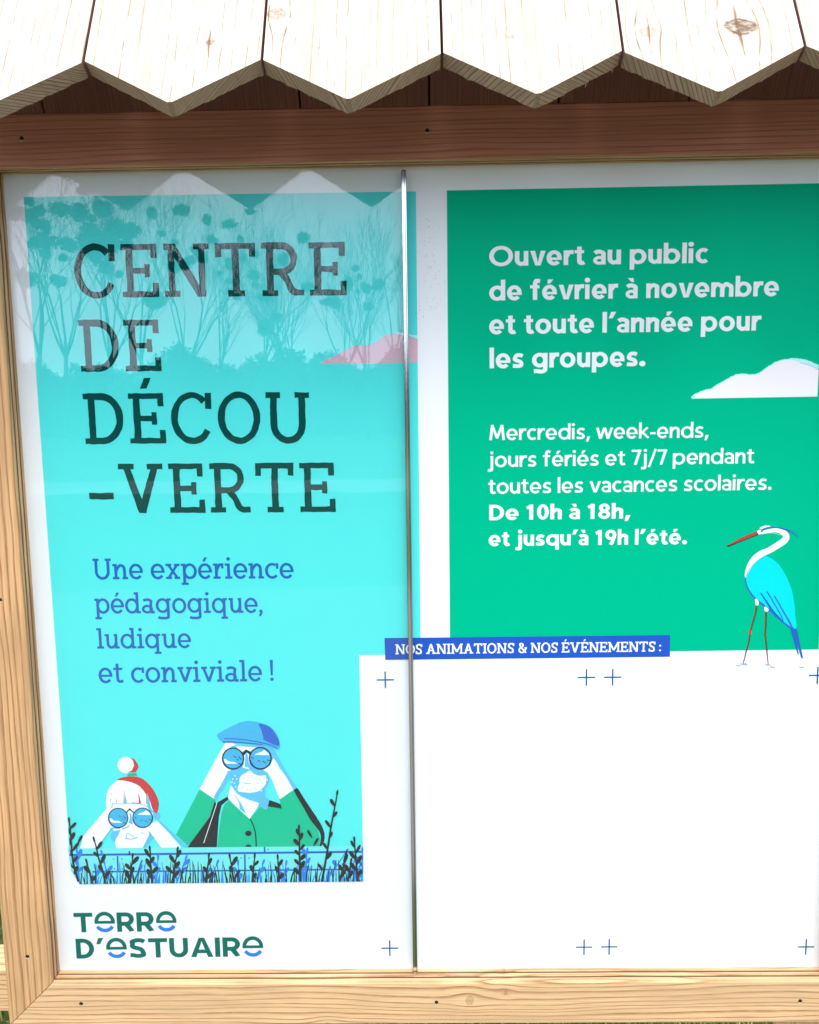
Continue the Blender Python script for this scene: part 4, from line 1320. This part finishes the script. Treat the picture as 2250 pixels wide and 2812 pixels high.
ap(za, [(515, 530), (550, 535), (590, 492), (620, 510), (670, 535), (650, 575), (600, 530), (560, 580)], 7.4, 4)
# flat cap
ap(za, [(190, 290), (205, 335), (262, 388), (420, 405), (620, 415), (830, 440), (950, 470), (1030, 495), (1062, 455), (1048, 350), (990, 240), (900, 160), (770, 118), (640, 100), (520, 115), (420, 160), (330, 205), (250, 245)], 6.4, 2, 3, 0.0004)
ap(za, [(762, 132), (860, 155), (950, 205), (1000, 285), (1048, 350), (1052, 450), (940, 410), (828, 355), (830, 320), (800, 220)], 6.8, 3, 2, 0.0005)
al(za, ka, [(285, 342), (440, 348), (600, 362), (830, 405), (950, 440), (1022, 478)], 16, 7, 3)
al(za, ka, [(270, 390), (440, 392), (600, 405), (828, 428)], (22, 16), 7, 3)
man = None
# child
ap(zb_, [(520, 720), (600, 690), (620, 960), (560, 985), (420, 1200), (330, 1225), (185, 1225), (225, 1070)], 4, 0)
ap(zb_, [(1040, 930), (1145, 875), (1290, 1030), (1450, 1218), (1200, 1218), (1110, 1090), (1030, 985)], 4, 0)
ap(zb_, [(510, 700), (508, 580), (545, 470), (640, 380), (760, 350), (880, 380), (980, 460), (1060, 600), (1100, 740), (1060, 990), (1040, 1060), (960, 1222), (640, 1222), (620, 1150), (640, 1080), (590, 960), (560, 800)], 4.3, 0)
circ = [(755 + 103 * math.cos(6.283 * i / 28), 184 + 102 * math.sin(6.283 * i / 28)) for i in range(28)]
ap(zb_, circ, 4, 0)
ap(zb_, [(805, 90), (862, 112), (905, 170), (914, 212), (882, 272), (775, 278), (830, 250), (856, 190), (845, 130)], 4.6, 6)
ap(zb_, [(785, 287), (888, 285), (898, 320), (770, 323)], 4.6, 8)
ap(zb_, [(645, 372), (700, 340), (800, 325), (920, 335), (1010, 390), (1090, 480), (1145, 580), (1168, 670), (1150, 770), (1130, 788), (1085, 730), (1060, 640), (1000, 540), (930, 450), (830, 402), (720, 375)], 4.7, 6, 2)
al(zb_, kb, [(590, 965), (545, 1020), (480, 1110), (410, 1205)], (16, 22), 4.7, 1)
al(zb_, kb, [(560, 985), (600, 968), (680, 975)], 18, 4.8, 1)
ap(zb_, [(690, 990), (655, 1070), (612, 1146), (578, 1110), (566, 1060), (590, 1012)], 4.7, 1)
ap(zb_, [(1035, 1000), (1105, 1090), (1040, 1160), (1000, 1215), (970, 1212), (1015, 1120), (1050, 1050)], 4.7, 1)
al(zb_, kb, [(1150, 870), (1290, 1000), (1510, 1215)], (24, 44), 4.5, 1)
ap(zb_, [(1100, 750), (1150, 770), (1186, 810), (1170, 862), (1110, 850)], 4.5, 1, 2)
ap(zb_, [(1020, 525), (1045, 600), (1070, 720), (1110, 780), (1060, 770), (1020, 700)], 4.9, 1)
ap(zb_, [(745, 540), (772, 660), (735, 660)], 4.9, 1)
al(zb_, kb, [(585, 665), (740, 668), (840, 660), (940, 672), (1020, 700)], 10, 4.9, 1)
al(zb_, kb, [(588, 665), (578, 720)], 12, 4.9, 1)
al(zb_, kb, [(735, 500), (733, 580), (730, 660)], (5, 10), 5.2, 6)
ap(zb_, [(905, 520), (930, 590), (945, 662), (918, 662), (915, 600)], 5.2, 6)
al(zb_, kb, [(830, 645), (850, 655), (945, 660)], 9, 5.2, 6)
for a, b in (((578, 530), (570, 550)), ((562, 605), (562, 630)), ((634, 612), (638, 655)), ((1012, 560), (1015, 665))):
    al(zb_, kb, [a, b], 8, 5.2, 6)
ap(zb_, [(800, 775), (822, 790), (845, 925), (790, 905), (808, 840)], 5.2, 1)
al(zb_, kb, [(710, 975), (770, 960), (800, 935)], 16, 5.2, 1)
al(zb_, kb, [(740, 1098), (820, 1106), (905, 1085)], 13, 5.4, 1)
al(zb_, kb, [(765, 1095), (765, 1045), (800, 1040), (858, 1085)], 11, 5.4, 1)
al(zb_, kb, [(948, 1020), (978, 1045)], 9, 5.4, 1)
goggles(zb_, kb, (660, 842), 121, (965, 840), 122, 13, 6)
al(zb_, kb, [(765, 775), (803, 738), (860, 780)], 15, 7.4, 4)
ap(zb_, [(788, 735), (803, 718), (820, 735), (805, 750)], 7.6, 4)
link('watchers_print', bm, WM, turq)

# ---- wall and reeds in front of them
bm = bmesh.new()
def px_of(u):
    return u
ap(lambda *p: p, [(187.5, 2329), (998.2, 2322), (999, 2419.7), (800, 2421.5), (600, 2423), (420, 2425), (222, 2427.3), (209, 2411), (196, 2390), (190, 2345)], 8, 0)
I = lambda *p: p
K1 = D / FPX
al(I, K1, [(192, 2347), (500, 2343.5), (998, 2338)], 6.5, 8.5, 1, 2)
al(I, K1, [(255, 2393), (600, 2390), (998, 2386)], 5.0, 8.5, 1, 2)
for x, y0, y1 in ((356, 2336, 2348), (324, 2350, 2392), (727, 2325, 2340), (673, 2345, 2388), (455, 2393, 2422), (560, 2392, 2420)):
    al(I, K1, [(x, y0), (x + 1, y1)], 5, 8.5, 1, 1)
for x, y in ((313, 2358), (336, 2358), (315, 2385), (337, 2385), (737, 2332), (663, 2355), (685, 2355), (686, 2380), (632, 2400)):
    al(I, K1, [(x - 1.6, y), (x + 1.6, y)], 3, 8.7, 2, 1)
link('wall_print', bm, [M_WALL, M_BLUE, M_BLACK], turq)

bm = bmesh.new()
rr = random.Random(11)
def CL(x, y):
    lo = 165.6 + 0.0717 * (y - 1950) + 0.5
    if y > 2385:
        lo = max(lo, 195 + (y - 2388) * 0.68)
    return min(max(x, lo), 998.0 if y < 2419.7 else 998.0), min(y, 2427.0 - (x - 222) / 777 * 7.4)
def leaf(x, y, ang, ln, wd, layer, mi):
    c, s = math.cos(ang), math.sin(ang)
    o = []
    for t, q in ((0, 0.25), (0.3, 0.8), (0.65, 1.0), (0.9, 0.7), (1.0, 0.1), (0.9, -0.6), (0.65, -0.9), (0.3, -0.7), (0, -0.25)):
        o.append(P(*CL(x + c * ln * t - s * wd / 2 * q, y - s * ln * t - c * wd / 2 * q)))
    flat(bm, [o], layer, mi)
def stalk(x, yb, h, lean, layer, mi, dense=1.0, w=5.0):
    pts = [CL(x + lean * t + rr.uniform(-1, 1), yb - h * t) for t in (0, 0.3, 0.6, 0.85, 1.0)]
    c = PS(pts, 3, False)
    flat(bm, stroke(c, [(w * (1 - 0.55 * i / (len(c) - 1))) * K1 for i in range(len(c))]), layer, mi)
    n = max(2, int(h / 19 * dense))
    sd = rr.choice((1, -1))
    for i in range(n):
        t = 0.12 + 0.82 * i / n
        sd = -sd
        leaf(x + lean * t, yb - h * t, R(90 - sd * rr.uniform(18, 44)) , rr.uniform(19, 33), rr.uniform(8.5, 13.0), layer + 0.02 * (i + 1), mi)
    leaf(x + lean * 0.93, yb - h * 0.93, math.atan2(h, lean), 20, 6.5, layer + 0.02 * (n + 1), mi)
PL = [(207, 2420, 170, -16, 1.1), (292, 2426, 120, -32, 0.9), (257, 2426, 55, -16, 1.0), (357, 2425, 70, 8, 1.1), (419, 2424, 90, -6, 1.1), (474, 2424, 88, 14, 1.2), (566, 2423, 68, 8, 1.1), (645, 2422, 66, -12, 1.0), (694, 2421, 66, 6, 1.1),
      (768, 2421, 62, -4, 1.0), (826, 2420, 148, -4, 1.2), (884, 2420, 250, 44, 0.55), (934, 2420, 72, 16, 1.0), (982, 2419, 112, -8, 1.1), (956, 2420, 50, 8, 1.0)]
for x, yb, h, lean, dn in PL:                     # blue echoes behind, dark plants before
    stalk(x + 12, yb, min(h * 0.72, 80), lean + 10, 9, 1, dn)
for x, yb, h, lean, dn in PL:
    stalk(x, yb, h, lean, 10, 0, dn, 7.0)
for x, y, a in ((858, 2300, 120), (862, 2322, 60), (215, 2315, 62)):
    leaf(x, y, R(a), 26, 8, 10.5, 0)
for i in range(135):
    x = 214 + 780 * i / 134 + rr.uniform(-3, 3)
    yb = 2426.5 - (x - 222) / 777 * 7.0
    h = rr.uniform(18, 62)
    ln = rr.uniform(-12, 12)
    c = PS([CL(x, yb), CL(x + ln * 0.3, yb - h * 0.5), CL(x + ln, yb - h)], 3, False)
    mi = 0 if rr.random() < 0.55 else 1
    flat(bm, stroke(c, [(rr.uniform(3.2, 6.0) * (1 - i2 / len(c) * 0.8)) * K1 for i2 in range(len(c))]), 9.5 + (0.3 if mi == 0 else 0) + i * 0.0015, mi)
link('reeds_print', bm, [M_BLACK, M_LOGOB], turq)

# specks of dirt on the white border between the two fields
bm = bmesh.new()
rr = random.Random(3)
for i in range(150):
    x = rr.gauss(1185, 28) if i < 110 else rr.uniform(600, 1110)
    y = rr.uniform(590, 880) if i < 110 else rr.uniform(560, 1300)
    if 1125 > x > 1100 or x > 1224:
        continue
    c, r = P(x, y), rr.uniform(0.00025, 0.0006)
    flat(bm, [[c + Vector((math.cos(a) * r * rr.uniform(0.7, 1.2), math.sin(a) * r * rr.uniform(0.7, 1.6))) for a in (0, 1.05, 2.1, 3.14, 4.2, 5.2)]], 12, 0)
tag(link('dirt_speck', bm, plain('grey_dirt', (0.33, 0.35, 0.36), 0.9), panel), kind='stuff')

# ==================================================================== LOW BEAM BEHIND THE LEFT CORNER
beam = empty('wooden_rail', (-2.3, 0.19, 0))
tag(beam, 'low wooden rail seen past the lower left corner of the notice board', 'rail')
bm = bmesh.new()
dz = EYE - 0.95
box(bm, (-3.4, 0.162, dz - 0.079), (-0.66, 0.232, dz))
bmesh.ops.bevel(bm, geom=bm.edges[:], offset=0.002, segments=1, affect='EDGES')
grain_uv(bm, (1, 0, 0), (0, 0, 1))
link('top_rail', bm, M_RAIL_LOW, beam)
for x in (-3.2, -1.75):
    bm = bmesh.new()
    box(bm, (x, 0.17, 0), (x + 0.07, 0.225, dz - 0.08))
    grain_uv(bm, (0, 0, 1), (1, 0, 0))
    link('post', bm, M_POST, beam)

# ==================================================================== GRASS
def grass(name, n, xr, yr, hr, wr, seed):
    rr = random.Random(seed)
    bm = bmesh.new()
    uv = bm.loops.layers.uv.verify()
    for i in range(n):
        x, y = rr.uniform(*xr), rr.uniform(*yr)
        h, w = rr.uniform(*hr), rr.uniform(*wr)
        a = rr.uniform(0, 6.283)
        d = Vector((math.cos(a), math.sin(a), 0))
        s = Vector((-d.y, d.x, 0)) * w
        b = Vector((x, y, 0))
        t = rr.uniform(0.2, 0.9)
        m1 = b + Vector((0, 0, h * 0.6)) + d * h * 0.25 * t
        tp = b + Vector((0, 0, h * (1 - 0.3 * t))) + d * h * 0.75 * t
        v = [bm.verts.new(q) for q in (b - s, b + s, m1 + s * 0.8, m1 - s * 0.8, tp)]
        r0 = rr.random()
        for idx, hs_ in (((0, 1, 2, 3), (0, 0, 0.6, 0.6)), ((3, 2, 4), (0.6, 0.6, 1.0))):
            f = bm.faces.new([v[j] for j in idx])
            for l, q in zip(f.loops, hs_):
                l[uv].uv = (r0, q)
    o = link(name, bm, M_BLADE)
    tag(o, 'short green lawn grass growing behind and below the notice board', 'grass', kind='stuff')
    return o
grass('grass', 42000, (-2.6, 2.2), (-0.2, 2.4), (0.03, 0.09), (0.0012, 0.0028), 5)

# ==================================================================== TREES MIRRORED IN THE GLASS
def tube(bm, a, b, ra, rb, n=4):
    d = (b - a)
    if d.length < 1e-6:
        return
    q = d.to_track_quat('Z', 'Y')
    r0 = [bm.verts.new(a + q @ Vector((ra * math.cos(6.283 * i / n), ra * math.sin(6.283 * i / n), 0))) for i in range(n)]
    r1 = [bm.verts.new(b + q @ Vector((rb * math.cos(6.283 * i / n), rb * math.sin(6.283 * i / n), 0))) for i in range(n)]
    for i in range(n):
        bm.faces.new((r0[i], r0[(i + 1) % n], r1[(i + 1) % n], r1[i]))

def bare_tree(x, y, h, seed, balls, label, big=1.0):
    rr = random.Random(seed)
    root = empty('bare_tree', (x, y, 0))
    tag(root, label, 'tree', 'bare trees mirrored in the glass')
    bt, bc = bmesh.new(), bmesh.new()
    tips = []
    def grow(p, d, ln, r, lev):
        n = 3
        for i in range(n):
            d2 = (d + Vector((rr.gauss(0, 0.09), rr.gauss(0, 0.09), 0.09))).normalized()
            q = p + d2 * ln / n
            tube(bt if lev == 0 else bc, p, q, r, r * 0.84, 6 if lev == 0 else (4 if lev < 3 else 3))
            if lev >= 1 and rr.random() < 0.34 and lev < 5:
                side(q, d2, ln * 0.6, r * 0.5, lev + (1 if lev < 4 else 2))
            p, d, r = q, d2, r * 0.84
        tips.append((p, lev))
        if lev < 5:
            for j in range(2 if lev else 5):
                side(p, d, ln * rr.uniform(0.66, 0.86), r * 0.7, lev + 1)
    def side(p, d, ln, r, lev):
        ax = Vector((rr.gauss(0, 1), rr.gauss(0, 1), rr.gauss(0, 0.3))).normalized()
        nd = (d + ax * rr.uniform(0.28, 0.62)).normalized()
        nd.z = max(nd.z, 0.25)
        grow(p, nd.normalized(), ln, max(r, 0.0085), lev)
    grow(Vector((x, y, -0.1)), Vector((rr.gauss(0, 0.03), 0, 1)), h * 0.25, h * 0.010, 0)
    link('trunk', bt, M_BARK, root)
    link('crown', bc, M_BARK, root)
    cand = [p for p, l in tips if l in (2, 3, 4) and p.z > h * 0.42]
    rr.shuffle(cand)
    for p in cand[:balls]:
        bm = bmesh.new()
        R0 = rr.uniform(0.16, 0.55) * big
        ex_, ez_ = rr.uniform(0.8, 1.5), rr.uniform(0.7, 1.2)
        for sub in range(2):
            r1 = R0 * rr.uniform(0.7, 0.9)
            cc = p + Vector((rr.uniform(-0.3, 0.3), rr.uniform(-0.3, 0.3), rr.uniform(-0.6, 0.1))) * R0
            core = bmesh.ops.create_icosphere(bm, subdivisions=2, radius=r1 * 0.62, matrix=Matrix.Translation(cc))
            for v in core['verts']:
                v.co += Vector((rr.gauss(0, 1), rr.gauss(0, 1), rr.gauss(0, 1))) * r1 * 0.14
            for i in range(150):
                v = Vector((rr.gauss(0, 1) * ex_, rr.gauss(0, 1), rr.gauss(0, 1) * ez_)).normalized() * r1 * rr.uniform(0.45, 1.0)
                v = Vector((v.x * ex_, v.y, v.z * ez_))
                q = rr.uniform(0.05, 0.10) * big
                a = Vector((rr.gauss(0, 1), rr.gauss(0, 1), rr.gauss(0, 1))).normalized() * q
                b = a.orthogonal().normalized() * q * 0.5
                c = cc + v
                bm.faces.new([bm.verts.new(c - a), bm.verts.new(c + b), bm.verts.new(c + a), bm.verts.new(c - b)])
        link('mistletoe', bm, M_MISTLE, root)

def mirror_at(u, dist):
    return u * (dist + D), -dist
for i, (u, dist, h, balls, lab) in enumerate((
        (-0.480, 38, 18, 20, 'bare tree thick with mistletoe mirrored at the left edge of the glass'),
        (-0.425, 44, 19, 18, 'bare tree thick with mistletoe mirrored between the letter C and the left edge'),
        (-0.375, 41, 17, 13, 'bare tree with dark mistletoe clumps mirrored behind the letter C'),
        (-0.330, 52, 20, 11, 'tall bare tree mirrored behind the first letter E of the title'),
        (-0.285, 46, 17, 8, 'bare tree mirrored between the letters E and N of the title'),
        (-0.240, 55, 17.5, 4, 'bare tree mirrored behind the letter N of the title'),
        (-0.205, 43, 15, 4, 'bare tree mirrored behind the letter T of the title'),
        (-0.165, 50, 16, 6, 'bare tree mirrored behind the letter R of the title'),
        (-0.130, 45, 14, 6, 'forked bare tree mirrored behind the last letter E of the title'),
        (-0.095, 56, 17, 4, 'bare tree mirrored just right of the title'),
        (-0.062, 44, 13.5, 6, 'bare tree with mistletoe balls mirrored above the pink cloud'),
        (-0.030, 50, 16, 4, 'bare tree mirrored beside the metal edge of the glass'))):
    x, y = mirror_at(u, dist)
    bare_tree(x, y, h, 60 + i, balls, lab, 1.2 if i < 3 else 0.95)

bm = bmesh.new()
rr = random.Random(77)
def hedge_top(x):
    return 5.0 + 1.9 * noise.noise(Vector((x * 0.28, 1.7, 0))) + 0.9 * noise.noise(Vector((x * 0.8, 5.1, 0))) + (0.9 if -11.5 < x < -8.2 else 0)
rows = []
for i in range(501):
    x = -60 + 0.2 * i
    t = max(0.8, hedge_top(x) - 0.15)
    rows.append([bm.verts.new((x, y, z)) for y, z in ((-57.0, 0), (-57.3, t * 0.7), (-58.0, t), (-58.8, t * 0.7), (-59, 0))])
for p, q in zip(rows, rows[1:]):
    for j in range(4):
        bm.faces.new((p[j], q[j], q[j + 1], p[j + 1]))
for i in range(30000):
    x = rr.uniform(-60, 40)
    top = max(0.9, hedge_top(x))
    c = Vector((x, -57.6 + rr.uniform(-0.7, 0.9), top * (1.0 - 0.45 * rr.random() ** 2) + abs(rr.gauss(0, 0.22))))
    q = rr.uniform(0.08, 0.2)
    a = Vector((rr.gauss(0, 1), rr.gauss(0, 1), rr.gauss(0, 1))).normalized() * q
    b = a.orthogonal().normalized() * q * 0.6
    bm.faces.new([bm.verts.new(c - a), bm.verts.new(c + b), bm.verts.new(c + a), bm.verts.new(c - b)])
tag(link('hedge', bm, M_HEDGE), 'dark evergreen hedge mirrored below the bare trees', 'hedge', kind='stuff')
